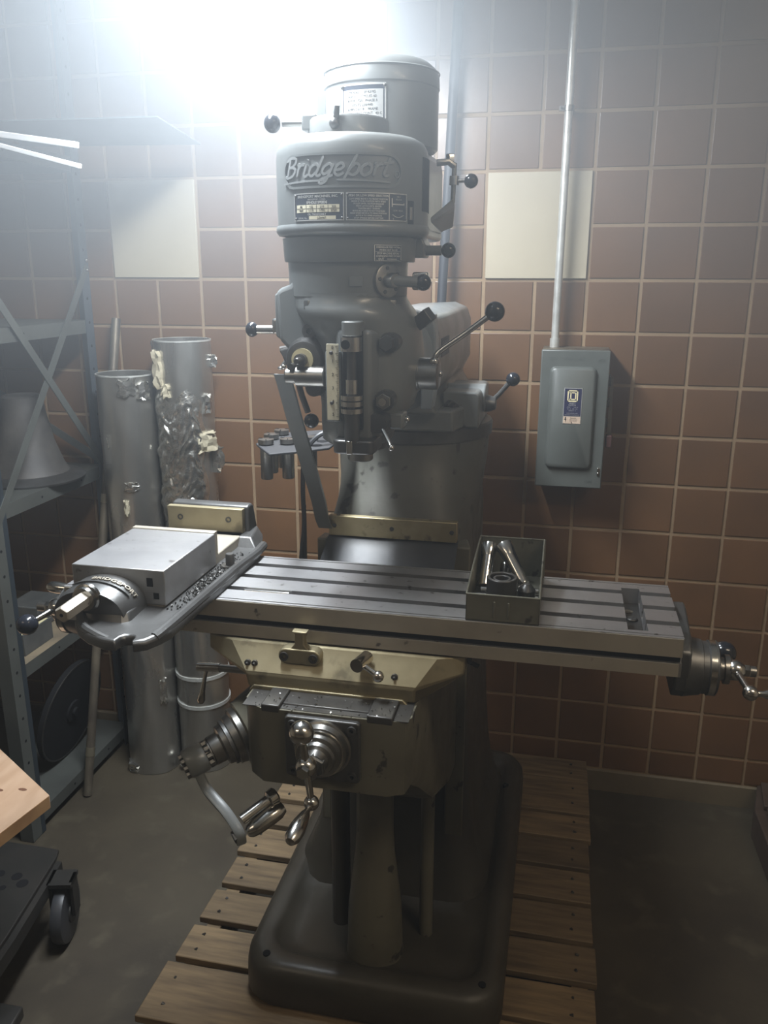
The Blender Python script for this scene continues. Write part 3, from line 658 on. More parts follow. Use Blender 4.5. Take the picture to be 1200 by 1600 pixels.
obj('socket_plug', G().ring((.752, -1.262, 1.628), (0, -1, 0), .005, .012, .006, 20), CASTD, mm)
# quill lock
ql = obj('quill_lock', G().cyl((.876, -1.25, 1.484), (.874, -1.300, 1.484), .0165, seg=28), CASTD, mm)
obj('lock_lever', G().tube([(.884, -1.30, 1.474), (.893, -1.31, 1.463), (.900, -1.318, 1.453), (.902, -1.32, 1.450)], [.0035, .0035, .003, .0045], 10).ball((.903, -1.321, 1.449), .0052, 12), CHROME, ql)
obj('lock_block', G().box(.888, .912, -1.27, -1.23, 1.470, 1.497), PAINT, mm, bev=.004)
obj('block_screw', G().ball((.914, -1.25, 1.484), .006, 12), CHROME, mm)
# fine-feed handwheel hub and clutch on the left
fh = obj('fine_feed_hub', G().lathe((.747, -1.255, 1.583), (0, -1, 0), [(0, .037), (.012, .036), (.018, .031), (.030, .029), (.031, .022)], 36), CASTD, mm)
obj('hub_ring', G().ring((.746, -1.286, 1.583), (0, -1, 0), .009, .0185, .003, 32), CREAMR, fh)
obj('hub_shaft', G().lathe((.745, -1.28, 1.583), (0, -1, 0), [(0, .0105), (.02, .0105), (.021, .006), (.034, .0058), (.036, .004)], 16), DARKI, fh)
obj('hub_pin', G().cyl((.731, -1.28, 1.572), (.729, -1.30, 1.572), .006, seg=12), DARKI, fh)
fc = obj('feed_clutch_cylinder', G().lathe((.785, -1.285, 1.556), (-1, 0, 0), [(0, .0155), (.002, .017), (.050, .017), (.0505, .013), (.067, .013), (.069, .011)], 28), STEEL, mm)
obj('clutch_bracket', G().prism([(.728, 1.545), (.765, 1.532), (.785, 1.535), (.785, 1.575), (.728, 1.575)], 'y', -1.275, -1.22), PAINT, mm, bev=.006)
obj('clutch_ball', G().ball((.713, -1.287, 1.571), .0042, 10), CHROME, fc)
fv = obj('feed_lever', G().tube([(.731, -1.27, 1.548), (.737, -1.266, 1.520), (.745, -1.26, 1.492)], .0052, 12), CASTD, mm)
obj('knob', G().ball((.750, -1.258, 1.477), .0128, 22), KNOB, fv)
# upper left feed selector
us = obj('feed_selector', G().box(.681, .6985, -1.25, -1.228, 1.621, 1.647), CHROME, mm, bev=.004)
obj('selector_shaft', G().cyl((.684, -1.242, 1.628), (.654, -1.246, 1.628), .0072), CHROME, us)
obj('knob', G().ball((.645, -1.247, 1.628), .0128, 22, .85, (1, 0, 0)), KNOB, us)
# quill feed lever on the right
qb = obj('feed_lever_hub', G().lathe((.905, -1.175, 1.553), (1, 0, 0), [(0, .036), (.008, .036), (.0085, .029), (.018, .029), (.0185, .0275), (.050, .0275), (.052, .023)], 36), STEEL, mm)
obj('hub_flange', G().ring((.898, -1.175, 1.553), (1, 0, 0), .02, .042, .008, 36), DARKI, qb)
qv = obj('quill_feed_lever', G().tube(spline([(.950, -1.190, 1.575), (.953, -1.190, 1.585), (.963, -1.188, 1.596), (1.0, -1.185, 1.622), (1.040, -1.18, 1.652)], 6), .0050, 12), CHROME, mm)
obj('lever_socket', G().ball((.950, -1.190, 1.575), .0085, 14), CHROME, qv)
obj('knob', G().ball((1.049, -1.178, 1.659), .0168, 24), KNOB, qv)
obj('hub_screw', G().ball((.958, -1.175, 1.553), .005, 10), CHROME, qb)

# ---- feed housing and back-gear housing
fhx = .803
obj('feed_housing', G().lathe((fhx, HY, 1.676), (0, 0, 1), [(0, .085), (.002, .092), (.008, .099), (.06, .1005), (.0615, .1005)], 56), PAINT, mm)
obj('back_gear_housing', G().lathe((.806, HY, 1.7375), (0, 0, 1), [(0, .1075), (.002, .109), (.037, .1115), (.038, .105)], 56), PAINT, mm)
g = curved(G(), 15, 27, 1.700, 1.715, fhx, HY, .100, .0022)
obj('raised_pad', g, PAINT, mm, bev=.0008)
for a in (-28, 62):
    x, y = fhx + .094 * math.sin(math.radians(a)), HY - .094 * math.cos(math.radians(a))
    obj('housing_bolt', G().hexa((x, y, 1.664), (0, 0, 1), .0095, .014), CASTD, mm)
a = math.radians(52.6); dv = Vector((math.sin(a), -math.cos(a), 0)); pc = Vector((fhx, HY, 1.709)) + dv * .0985
ff = obj('feed_speed_selector', G().lathe(pc, dv, [(0, .0265), (.005, .0265), (.006, .024), (.0065, .012), (.020, .0115), (.022, .010)], 32), STEEL, mm)
for k in range(5):
    b = 2 * PI * k / 5 + .5; e = Vector((math.cos(math.radians(52.6)), math.sin(math.radians(52.6)), 0)); c = pc + dv * .006 + (e * math.cos(b) + Vector((0, 0, 1)) * math.sin(b)) * .0195
    obj('dial_screw', G().cyl(c - dv * .001, c + dv * .0012, .0032, seg=10), DARKI, ff)
sv = obj('selector_arm', G().cyl(pc + dv * .017 + Vector((-.004, 0, 0)), pc + dv * .017 + Vector((.042, .012, -.003)), .0085), PAINT, mm)
obj('knob', G().ball(pc + dv * .017 + Vector((.046, .012, -.003)), .0128, 22), KNOB, sv)
obj('arm_block', G().box(.920, .945, -1.245, -1.22, 1.694, 1.722), CHROME, mm, bev=.003)
# warning plate
def screw_at(parent, th, z, cx, cy, r, rad=.0022):
    a = math.radians(th); p = Vector((cx + r * math.sin(a), cy - r * math.cos(a), z))
    obj('plate_screw', G().ball(p, rad, 10), CASTD, parent)
wpn = obj('warning_plate', curved(G(), 34, 60.5, 1.7385, 1.7625, .806, HY, .1105, .0012), PLATE, mm)
g = G(); gg = G(); R_ = .1118
for z in (1.7385, 1.7618): curved(gg, 34, 60.5, z, z + .0008, .806, HY, R_, .0006)
for z in (1.7525,): curved(gg, 35, 59.5, z, z + .0005, .806, HY, R_, .0004)
for th in (34, 60): curved(gg, th, th + .5, 1.7385, 1.7625, .806, HY, R_, .0006, 2)
obj('plate_border', gg, SILVER, wpn)
for s, z in (('DISENGAGE FEED WORM', 1.7578), ('WHEN NOT IN USE', 1.7538), ('STOP MACHINE BEFORE', 1.7486), ('CHANGING FEED WORM', 1.7446)):
    text_g(s, .0040, cmap(.806, HY, R_ + .0003, 47.3, z), g, .0001, 0, 'CENTER', .00008)
text_g('OUT', .0048, cmap(.806, HY, R_ + .0003, 37.5, 1.7400), g, .0001, 0, 'LEFT', .0001)
curved(g, 45.5, 55.5, 1.7410, 1.7420, .806, HY, R_ + .0002, .0004)
obj('lettering', g, SILVER, wpn)
for th in (35.2, 59.6):
    for z in (1.7402, 1.7608): screw_at(wpn, th, z, .806, HY, R_, .0016)

# ---- belt cover
bcx, bcy, br_ = .812, HY, .124
def hull(r1, r2, z):
    pts = []
    for k in range(33):
        a = math.radians(-118 + 236 * k / 32); pts.append((bcx + r1 * math.sin(a), bcy - r1 * math.cos(a), z))
    for k in range(17):
        a = math.radians(118 + 124 * k / 16); pts.append((.828 + r2 * math.sin(a), -1.03 - r2 * math.cos(a), z))
    return pts
obj('belt_cover_flange', G().loft([hull(.112, .10, 1.7765), hull(.1225, .108, 1.7785), hull(.1265, .112, 1.784), hull(.1265, .112, 1.790), hull(.1245, .11, 1.7935)]), PAINT, mm, ang=60)
bc = obj('belt_cover', G().loft([hull(.1235, .112, 1.793), hull(.124, .112, 1.83), hull(.124, .112, 1.895), hull(.122, .110, 1.908), hull(.116, .105, 1.918), hull(.105, .095, 1.924), hull(.08, .07, 1.926)]), PAINT, mm, ang=60)
# dark opening in the right side of the cover
op = G(); pts = []
obj('belt_opening', curved(G(), 76, 108, 1.815, 1.895, bcx, bcy, .1242, .0006, 8), BLACKHOLE, bc)
obj('opening_scoop', G().loft([[(.936, -1.16, 1.80), (.962, -1.06, 1.83), (.955, -1.02, 1.80), (.935, -1.05, 1.79)], [(.934, -1.16, 1.81), (.960, -1.06, 1.85), (.953, -1.02, 1.83), (.933, -1.05, 1.80)]]), PAINT, mm, bev=.003)
# raised badge
bd_ = G()
def badge(r_in, t, th0, th1, z0, z1, n=8):
    """stadium-shaped patch bent on the cover"""
    zc, h = (z0 + z1) / 2, (z1 - z0) / 2
    R0 = br_; P = []
    hw = math.radians(th1 - th0) / 2 * R0; tc = math.radians((th0 + th1) / 2)
    out = []
    rc = h * .98
    for cx, a0 in ((hw - rc, -90), (-(hw - rc), 90)):
        for k in range(n + 1):
            a = math.radians(a0 + 180 * k / n); out.append((cx + rc * math.cos(a), rc * math.sin(a)))
    return out, tc, zc, R0
def bend(pts2, tc, zc, R0, r): return [(bcx + r * math.sin(tc + u / R0), bcy - r * math.cos(tc + u / R0), zc + v) for u, v in pts2]
def densify(poly, m=6):
    o_ = []
    for i in range(len(poly)):
        a, b = poly[i], poly[(i + 1) % len(poly)]; L = math.dist(a, b); q = max(1, int(L / .008))
        for k in range(q): o_.append((a[0] + (b[0] - a[0]) * k / q, a[1] + (b[1] - a[1]) * k / q))
    return o_
poly, tc, zc, R0 = badge(0, 0, -43.5, 51, 1.843, 1.8935)
poly = densify(poly)
inner = [(u * .965, v * .86) for u, v in poly]
rim = G().loft([bend(poly, tc, zc, R0, br_ - .0005), bend(poly, tc, zc, R0, br_ + .0028), bend(inner, tc, zc, R0, br_ + .0028), bend(inner, tc, zc, R0, br_ + .0004)], cap=False)
bg = obj('raised_badge', rim, PAINT, bc, ang=60)
# the script lettering: swept strokes, embossed
L_ = {  # strokes in a lower-left based frame; x advance last
 'B': ([[(.10, .0), (.16, .5), (.22, 1.0)], [(.02, .86), (.22, 1.02), (.48, .98), (.50, .76), (.36, .58), (.20, .54)], [(.20, .54), (.44, .50), (.50, .30), (.36, .06), (.10, .0), (-.02, .1)]], .58),
 'r': ([[(.02, .62), (.10, .62), (.04, .0)], [(.07, .36), (.18, .60), (.34, .62)]], .34),
 'i': ([[(.08, .62), (.02, .12), (.10, .0), (.2, .12)], [(.115, .86), (.125, .90)]], .20),
 'd': ([[(.40, .46), (.26, .62), (.08, .44), (.04, .14), (.16, .0), (.32, .2)], [(.52, 1.04), (.40, .46), (.33, .10), (.42, .0), (.5, .1)]], .50),
 'g': ([[(.38, .50), (.26, .62), (.10, .46), (.05, .20), (.16, .08), (.34, .30)], [(.42, .62), (.34, .2), (.22, -.28), (.06, -.42), (-.02, -.28), (.16, -.12), (.46, .02)]], .46),
 'e': ([[(.06, .28), (.24, .32), (.34, .50), (.22, .64), (.08, .46), (.05, .16), (.18, .0), (.38, .14)]], .40),
 'p': ([[(.34, 1.1), (.20, .5), (.0, -.22)], [(.18, .40), (.32, .62), (.46, .52), (.46, .22), (.32, .02), (.14, .10)]], .52),
 'o': ([[(.24, .62), (.06, .44), (.05, .14), (.18, .0), (.36, .16), (.38, .48), (.24, .62), (.42, .56)]], .46),
 't': ([[(.24, .98), (.14, .5), (.08, .14), (.16, .0), (.28, .1)], [(.0, .66), (.20, .70), (.40, .78)]], .34)}
strk = G(); u = 0.0; H = .0265; tot = sum(L_[c][1] for c in 'Bridgeport')
SX = .176 / tot; tcl = math.radians(-40.5)
def bpos(x, y, w): a = tcl + x / br_; return (bcx + (br_ + w) * math.sin(a), bcy - (br_ + w) * math.cos(a), 1.8605 + y)
def stroke(pts, wid):
    pts = spline([(p[0], p[1], 0) for p in pts], 5); n = len(pts); rings = []
    for i, p in enumerate(pts):
        d = pts[min(i + 1, n - 1)] - pts[max(i - 1, 0)]; d = d.normalized() if d.length > 0 else Vector((1, 0, 0)); nn = Vector((-d.y, d.x, 0))
        w_ = wid * (1.0 if 0 < i < n - 1 else .6)
        rings.append([bpos(p.x + nn.x * w_ * s, p.y + nn.y * w_ * s, h) for s, h in ((-1, .0), (-.7, .0030), (.7, .0030), (1, .0))])
    strk.loft(rings)
for ch in 'Bridgeport':
    for s_ in L_[ch][0]: stroke([((u + px + .22 * py * .5) * SX, py * H) for px, py in s_], .0026)
    u += L_[ch][1]
stroke([(-.006, -.0085), (.04, -.0070), (.080, -.0066)], .0019); stroke([(.094, -.0060), (.13, -.0066), (.176, -.0085)], .0019)
obj('lettering', strk, RAISED, bc, ang=50, label='raised script lettering')
g = G().add([], []); rr_ = []
for k in range(20):
    a = 2 * PI * k / 20; rr_.append([bpos(.1885 + .0048 * math.cos(a) * q, .0035 + .0052 * math.sin(a) * q, h) for q, h in ((1, 0), (1, .0014), (.8, .0014), (.8, 0))])
g.loft(rr_, closed=True); text_g('R', .006, lambda x, y, w: bpos(.1865 + x, .0015 + y, .0008 + w), g, .0004)
obj('registered_mark', g, RAISED, bc)
# spindle speed plate
sp = obj('speed_plate', curved(G(), -32, 7.8, 1.797, 1.837, bcx, bcy, br_ - .0005, .0016), PLATE, mm)
RP = br_ + .0012
g = G()
for z in (1.797, 1.8356): curved(g, -32, 7.8, z, z + .0014, bcx, bcy, RP, .0006)
for th in (-32, 7.2): curved(g, th, th + .6, 1.797, 1.837, bcx, bcy, RP, .0006, 2)
obj('plate_border', g, SILVER, sp)
g = G(); tb = G()
text_g('BRIDGEPORT MACHINES, INC.', .0052, cmap(bcx, bcy, RP + .0003, -12.3, 1.8303), g, .0001, 0, 'CENTER', .0001)
text_g('BRIDGEPORT, CONN.', .0032, cmap(bcx, bcy, RP + .0003, -12.3, 1.8266), g, .0001, 0, 'CENTER')
text_g('SPINDLE SPEEDS', .0050, cmap(bcx, bcy, RP + .0003, -12.3, 1.8217), g, .0001, 0, 'CENTER', .0002)
text_g('OIL TWICE DAILY', .0040, cmap(bcx, bcy, RP + .0003, -12.3, 1.8050), g, .0001, 0, 'CENTER', .0001)
text_g('SERIAL No.', .0038, cmap(bcx, bcy, RP + .0003, -28.3, 1.7998), g, .0001)
obj('lettering', g, SILVER, sp)
curved(tb, -29.5, 4.6, 1.8092, 1.8202, bcx, bcy, RP, .0004); curved(tb, -18.5, 2.0, 1.7990, 1.8040, bcx, bcy, RP, .0004)
obj('speed_table', tb, IVORY, sp)
g = G()
for j, row in enumerate((('80', '135', '210', '325'), ('660', '1115', '1750', '2720'))):
    for i, s in enumerate(row): text_g(s, .0047, cmap(bcx, bcy, RP + .0006, -25.2 + i * 8.6, 1.8158 - j * .0053), g, .0001, 0, 'CENTER')
text_g('J-36467', .0046, cmap(bcx, bcy, RP + .0006, -8.3, 1.7999), g, .0001, 0, 'CENTER')
curved(g, -29.5, 4.6, 1.8146, 1.8149, bcx, bcy, RP + .0004, .0003)
for th in (-20.9, -12.3, -3.7): curved(g, th, th + .2, 1.8092, 1.8202, bcx, bcy, RP + .0004, .0003, 1)
obj('speed_figures', g, INK, sp)
for th in (-30.6, 6.4):
    for z in (1.8005, 1.8335): screw_at(sp, th, z, bcx, bcy, RP, .0022)
# speed selection plate
s2 = obj('instruction_plate', curved(G(), 9.2, 55.2, 1.797, 1.837, bcx, bcy, br_ - .0005, .0016), PLATE, mm)
g = G()
for z in (1.797, 1.8358): curved(g, 9.2, 55.2, z, z + .0012, bcx, bcy, RP, .0006)
for th in (9.2, 39.8, 54.7): curved(g, th, th + .5, 1.797, 1.837, bcx, bcy, RP, .0006, 2)
obj('plate_border', g, SILVER, s2)
g = G()
text_g('HIGH OR LOW SPEED SELECTION', .0042, cmap(bcx, bcy, RP + .0003, 25.2, 1.8312), g, .0001, 0, 'CENTER', .0001)
for k, s in enumerate(('LOW SPEED MOVE A TO FRONT POSITION', 'MOVE B TO IN POSITION WITH SPEED', 'PULLEY UNTIL CLUTCH ENGAGES', 'PRESS LATCH UNTIL SEATED', 'TIGHTEN BELT TENSION', 'MOVE MOTOR B TO OUT POSITION', 'HIGH SPEED MOVE A TO REAR POSITION', 'MOVE B TO UPPER POSITION', 'STOP SPINDLE BEFORE SHIFTING')):
    text_g(s, .0031, cmap(bcx, bcy, RP + .0003, 25.2, 1.8267 - k * .0034), g, .0001, 0, 'CENTER', .00005)
text_g('BELT', .0034, cmap(bcx, bcy, RP + .0003, 48, 1.8310), g, .0001, 0, 'CENTER')
text_g('RELEASE', .0030, cmap(bcx, bcy, RP + .0003, 48, 1.8272), g, .0001, 0, 'CENTER')
text_g('LOW  HIGH', .0034, cmap(bcx, bcy, RP + .0003, 47.5, 1.8110), g, .0001, 0, 'CENTER')
curved(g, 42, 53, 1.8205, 1.8220, bcx, bcy, RP + .0002, .0004); curved(g, 42, 42.8, 1.8175, 1.8300, bcx, bcy, RP + .0002, .0004, 2); curved(g, 52.3, 53, 1.8205, 1.8235, bcx, bcy, RP + .0002, .0004, 2)
for k in range(10):
    th = 42.5 + k; zz = 1.806 - .004 * math.sin(PI * (k + .5) / 10); curved(g, th, th + 1.1, zz, zz + .0009, bcx, bcy, RP + .0002, .0004, 1)
text_g('B', .0036, cmap(bcx, bcy, RP + .0003, 43, 1.7990), g, .0001)
obj('lettering', g, SILVER, s2)
for th in (10.3, 54.0):
    for z in (1.8000, 1.8342): screw_at(s2, th, z, bcx, bcy, RP, .002)
# slotted window beside the plates
obj('shift_slot', curved(G(), 57.5, 63.5, 1.794, 1.828, bcx, bcy, br_ - .0003, .0008, 4), BLACKHOLE, bc)
a = math.radians(60.6); obj('shift_pin', G().cyl((bcx + (br_ - .002) * math.sin(a), bcy - (br_ - .002) * math.cos(a), 1.800), (bcx + (br_ - .002) * math.sin(a), bcy - (br_ - .002) * math.cos(a), 1.819), .0045), STEEL, bc)

# ---- bearing cap ring on top, spindle brake lever
obj('bearing_cap', G().lathe((.806, HY, 1.922), (0, 0, 1), [(0, .066), (.030, .065), (.034, .062), (.035, .03)], 44), PAINT, mm)
bk = obj('brake_lever', G().cyl((.757, -1.215, 1.951), (.702, -1.225, 1.951), .0052), STEEL, mm)
obj('lever_clevis', G().box(.737, .762, -1.235, -1.205, 1.938, 1.962), PAINT, bk, bev=.003)
obj('knob', G().ball((.686, -1.227, 1.951), .0145, 22, .92, (1, 0, 0)), KNOB, bk)
kp = obj('lock_pin', G().tube([(.801, -1.262, 1.944), (.804, -1.268, 1.955), (.806, -1.270, 1.966)], [.0045, .0045, .004], 10).ball((.800, -1.266, 1.942), .0085, 14), CASTD, mm)
# ---- motor
mx, my, mr = .830, -1.06, .0985
mo = obj('motor', G().lathe((mx, my, 1.924), (0, 0, 1), [(0, .094), (.004, mr), (.098, mr), (.099, mr - .001)], 56), PAINT, mm)
obj('motor_cap', G().lathe((mx, my, 2.022), (0, 0, 1), [(0, mr + .0005), (.002, mr + .002), (.022, mr + .001), (.032, mr - .004), (.042, mr - .016), (.047, mr - .030), (.048, mr - .06), (.049, 0)], 56), PAINT, mo)
obj('cap_rim', G().lathe((mx, my, 2.046), (0, 0, 1), [(0, mr + .001), (.002, mr + .0025), (.004, mr)], 56, False), PAINT, mo)
mp = obj('motor_nameplate', curved(G(), -29.5, 16, 1.925, 2.018, mx, my, mr, .0012), PLATE, mm)
g = G()
for z in (1.925, 2.0155): curved(g, -29.5, 16, z, z + .003, mx, my, mr + .001, .0006)
for th in (-29.5, 14.8): curved(g, th, th + 1.4, 1.925, 2.018, mx, my, mr + .001, .0006, 2)
curved(g, -27, 13.5, 1.961, 2.009, mx, my, mr + .001, .0005)
obj('plate_border', g, SILVER, mp)
g = G()
for k, s in enumerate(('MODEL     5K43MG', 'H.P. 1      CYCLES 60', 'R.P.M. 1725   PHASE 3', 'VOLTS 220/440', 'AMPS 3.6/1.8    FRAME', 'TIME RATING CONT.  40 C', 'TYPE K     CODE L')):
    text_g(s, .0056, cmap(mx, my, mr + .0018, -6.8, 2.0030 - k * .0064), g, .0001, 0, 'CENTER')
obj('lettering', g, INK, mp)
for th in (-28.3, 14.8): screw_at(mp, th, 2.0145, mx, my, mr + .0014, .003)
obj('conduit_box', G().box(.722, .742, -1.10, -1.03, 1.945, 2.02), PAINT, mo, bev=.003)
obj('switch_tab', G().box(.713, .722, -1.09, -1.06, 1.955, 1.985).cyl((.717, -1.075, 1.985), (.717, -1.075, 2.0), .003), WHITE, mo, bev=.001)
# belt tension lever, right side of the cover
bl = obj('belt_tension_rod', G().cyl((.958, -1.06, 1.84), (.960, -1.06, 1.905), .0042).tube([(.930, -1.07, 1.905), (.950, -1.065, 1.907), (.960, -1.06, 1.900)], .006, 10), STEEL, mm)
obj('rod_collar', G().cyl((.960, -1.06, 1.869), (.960, -1.06, 1.884), .0085), CHROME, bl)
obj('rod_bolt', G().hexa((.952, -1.06, 1.908), (0, 0, 1), .008, .012), CHROME, bl)
obj('knob_stem', G().cyl((.964, -1.06, 1.876), (.980, -1.062, 1.876), .0035), CHROME, bl)
obj('knob', G().ball((.990, -1.064, 1.875), .0125, 20), KNOB, bl)
# back-gear lever
bg2 = obj('back_gear_lever', G().cyl((.905, -1.165, 1.757), (.955, -1.165, 1.757), .0082), PAINT, mm)
obj('lever_boss', G().prism([(.905, 1.745), (.928, 1.745), (.932, 1.765), (.925, 1.778), (.905, 1.778)], 'y', -1.19, -1.13), PAINT, bg2, bev=.003)
obj('knob', G().ball((.967, -1.166, 1.757), .0125, 20), KNOB, bg2)
# ------------------------------------------------------------------ vise on the table
VZ = TZ
vs_t = thing('machine_vise', (.505, -1.38, VZ), 'heavy steel machine vise bolted on the left end of the milling table', 'vise')
fl_ = [(.625, -1.20), (.625, -1.575), (.620, -1.595), (.608, -1.620), (.592, -1.630), (.591, -1.618), (.587, -1.611), (.579, -1.609), (.571, -1.611), (.567, -1.618), (.566, -1.632), (.545, -1.630), (.515, -1.618), (.488, -1.598), (.466, -1.572), (.445, -1.538), (.42, -1.50), (.395, -1.45), (.395, -1.20), (.43, -1.13), (.59, -1.13)]
rings = [lay(fl_, VZ + .0002), lay(fl_, VZ + .012), lay([(.51 + (x - .51) * .965, -1.38 + (y + 1.38) * .985) for x, y in fl_], VZ + .017)]
vb = obj('vise_base', G().loft(rings), CASTD, vs_t, bev=.002, ang=40)
lip = G().tube(spline([(.617, -1.16, VZ + .012), (.622, -1.22, VZ + .014), (.618, -1.30, VZ + .015), (.617, -1.45, VZ + .015), (.615, -1.570, VZ + .014), (.610, -1.598, VZ + .011)], 5), .0085, 10)
lip.tube(spline([(.548, -1.620, VZ + .010), (.525, -1.612, VZ + .013), (.494, -1.593, VZ + .016), (.474, -1.565, VZ + .022), (.466, -1.545, VZ + .030)], 5), .0075, 10)
obj('base_lip', lip, CASTD, vs_t)
obj('vise_bed', G().box(.432, .578, -1.50, -1.14, VZ + .012, VZ + .034), IRON, vs_t, bev=.002)
# fixed jaw
obj('fixed_jaw', G().prism([(-1.148, VZ + .03), (-1.148, VZ + .083), (-1.142, VZ + .086), (-1.125, VZ + .086), (-1.117, VZ + .080), (-1.108, VZ + .05), (-1.095, VZ + .012), (-1.16, VZ + .012)], 'x', .424, .584), CASTD, vs_t, bev=.004, seg=3)
obj('jaw_heel', G().loft([lay([(.42, -1.20), (.62, -1.20), (.615, -1.155), (.595, -1.10), (.43, -1.10)], VZ + .012), lay([(.42, -1.18), (.60, -1.18), (.595, -1.15), (.585, -1.105), (.43, -1.105)], VZ + .034)]), CASTD, vs_t, bev=.003)
jp = obj('fixed_jaw_plate', G().box(.421, .577, -1.162, -1.148, VZ + .034, VZ + .0815), OILY, vs_t, bev=.0012)
for x in (.448, .548): obj('jaw_screw', G().ring((x, -1.1618, VZ + .060), (0, -1, 0), .0032, .0058, .0014, 16), DARKI, jp)
# moving jaw
mj = obj('moving_jaw', G().box(.424, .582, -1.502, -1.305, VZ + .020, VZ + .0775), IRONW, vs_t, bev=.0015)
obj('moving_jaw_plate', G().box(.423, .581, -1.3052, -1.292, VZ + .030, VZ + .0795), IRON, vs_t, bev=.001)
obj('jaw_slot', G().box(.562, .571, -1.5028, -1.501, VZ + .030, VZ + .040).box(.552, .562, -1.5028, -1.501, VZ + .050, VZ + .064), BLACKHOLE, mj)
# screw boss: arched casting in front of the moving jaw
hs_ = []
for y, s, zt in ((-1.502, 1.0, .066), (-1.53, 1.0, .066), (-1.556, .98, .064), (-1.566, .93, .060)):
    ring_ = []
    for k in range(17):
        a = PI * k / 16; ring_.append((.487 + .063 * s * math.cos(a), y, VZ + .012 + (zt - .012) * math.sin(a) ** .75))
    hs_.append(ring_)
obj('screw_boss', G().loft(hs_), CASTD, vs_t, ang=50)
obj('boss_neck', G().loft([lay([(.424, -1.50), (.55, -1.50), (.556, -1.565), (.545, -1.575), (.43, -1.572), (.424, -1.56)], VZ + .012), lay([(.43, -1.50), (.548, -1.50), (.548, -1.556), (.54, -1.564), (.436, -1.562), (.43, -1.555)], VZ + .030)]), CASTD, vs_t, bev=.003)
def arch(u, v, w):  # u along the arch from its left foot, v across, w outwards
    a = PI - u / .060; r = w
    return (.487 + (.0635 + r) * math.cos(a), -1.548 + v, VZ + .012 + (.054 + r) * math.sin(a) ** .75)
g = G(); text_g('BRIDGEPORT', .0135, lambda u, v, w: arch(u + .082, v * .9 + .018, w + .0012), g, .0009, 0, 'LEFT', .0002)
obj('lettering', g, IRON, vs_t)
rail = G(); rg = []
for k in range(13):
    a = PI - (0.9 + 1.65 * k / 12) ; 
    rg.append([(.487 + (.0635 + q) * math.cos(a), y, VZ + .012 + (.054 + q) * max(math.sin(a), 0) ** .75) for y, q in ((-1.540, 0), (-1.540, .002), (-1.536, .002), (-1.536, 0))])
rail.loft(rg); obj('raised_rail', rail, CASTD, vs_t)
s0 = Vector((.488, -1.563, VZ + .052)); sd = Vector((-.05, -1, -.06)).normalized()
vsr = obj('vise_screw', G().lathe(s0, sd, [(0, .022), (.006, .022), (.008, .019), (.014, .0185), (.015, .0135)], 28), CHROME, vs_t)
obj('hex_drive', G().lathe(s0 + sd * .014, sd, [(0, .0128), (.050, .0128), (.053, .0105)], 6), IRON, vsr)
obj('centre_hole', G().cyl(s0 + sd * .0668, s0 + sd * .0674, .0028, seg=12), BLACKHOLE, vsr)
for y, x in ((-1.30, .606), (-1.30, .412)):
    b_ = obj('hold_down_washer', G().ring((x, y, VZ + .0165), (0, 0, 1), .006, .0155, .0035, 26), STEEL, vs_t)
    obj('hold_down_bolt', G().lathe((x, y, VZ + .017), (0, 0, 1), [(0, .0078), (.022, .0078), (.024, .0065)], 20), CASTD, b_)
sw_ = G(); random.seed(11)
for k in range(420):
    x, y = random.gauss(.598, .008), random.gauss(-1.37, .065)
    if not (.586 < x < .616 and -1.52 < y < -1.22): continue
    s = random.uniform(.0015, .0045); a = random.uniform(0, 6); z = VZ + .017
    sw_.add([(x, y, z), (x + s * math.cos(a), y + s * math.sin(a), z + random.uniform(.0, .003)), (x + s * math.cos(a + 1.2), y + s * math.sin(a + 1.2), z + .001), (x, y, z + .0035)], [(0, 1, 2), (0, 2, 3), (0, 3, 1), (1, 3, 2)])
obj('swarf', sw_, DARKI, vs_t, kind='stuff')
tag(obj('drill_rod', G().cyl((.655, -1.3575, TZ - .004), (.735, -1.3575, TZ - .004), .0042, seg=12), CHROME), 'short bright rod lying in the front table slot beside the vise', 'rod')

# ------------------------------------------------------------------ tin tray with its loose tools
tr_ = thing('tin_tray', (1.097, -1.30, TZ), 'greenish sheet-metal tray of loose tools standing on the milling table', 'tray')
ax0, ax1, ay0, ay1, az = 1.040, 1.153, -1.411, -1.196, TZ + .0006
zf, zb = TZ + .044, TZ + .071; tt = .0016
side = [(ay0, az), (ay1, az), (ay1, zb), (ay1 - .05, zb - .004), (-1.345, TZ + .055), (ay0, zf)]
obj('tray_floor', G().box(ax0, ax1, ay0, ay1, az, az + tt), TRAYM, tr_)
obj('front_wall', G().box(ax0, ax1, ay0, ay0 + tt, az, zf), TRAYM, tr_, bev=.0005)
obj('back_wall', G().box(ax0 + .002, ax1 + .002, ay1 - tt, ay1, az, zb), TRAYM, tr_, bev=.0005)
obj('side_wall', G().prism(side, 'x', ax0, ax0 + tt), TRAYM, tr_, bev=.0004); obj('side_wall', G().prism(side, 'x', ax1 - tt, ax1), TRAYM, tr_, bev=.0004)
rim_ = G()
for x in (ax0 + tt / 2, ax1 - tt / 2): rim_.tube([(x, ay0, zf), (x, -1.345, TZ + .055), (x, ay1 - .05, zb - .004), (x, ay1, zb)], .0017, 8)
rim_.tube([(ax0, ay0 + tt / 2, zf), (ax1, ay0 + tt / 2, zf)], .0017, 8); rim_.tube([(ax0, ay1 - tt / 2, zb), (ax1, ay1 - tt / 2, zb)], .0017, 8)
obj('rolled_rim', rim_, TRAYM, tr_)
for x in (1.084, 1.106): obj('front_rib', G().box(x - .0016, x + .0016, ay0 - .0014, ay0 + .0004, TZ + .008, TZ + .034), TRAYM, tr_, bev=.0008)
fz = az + tt
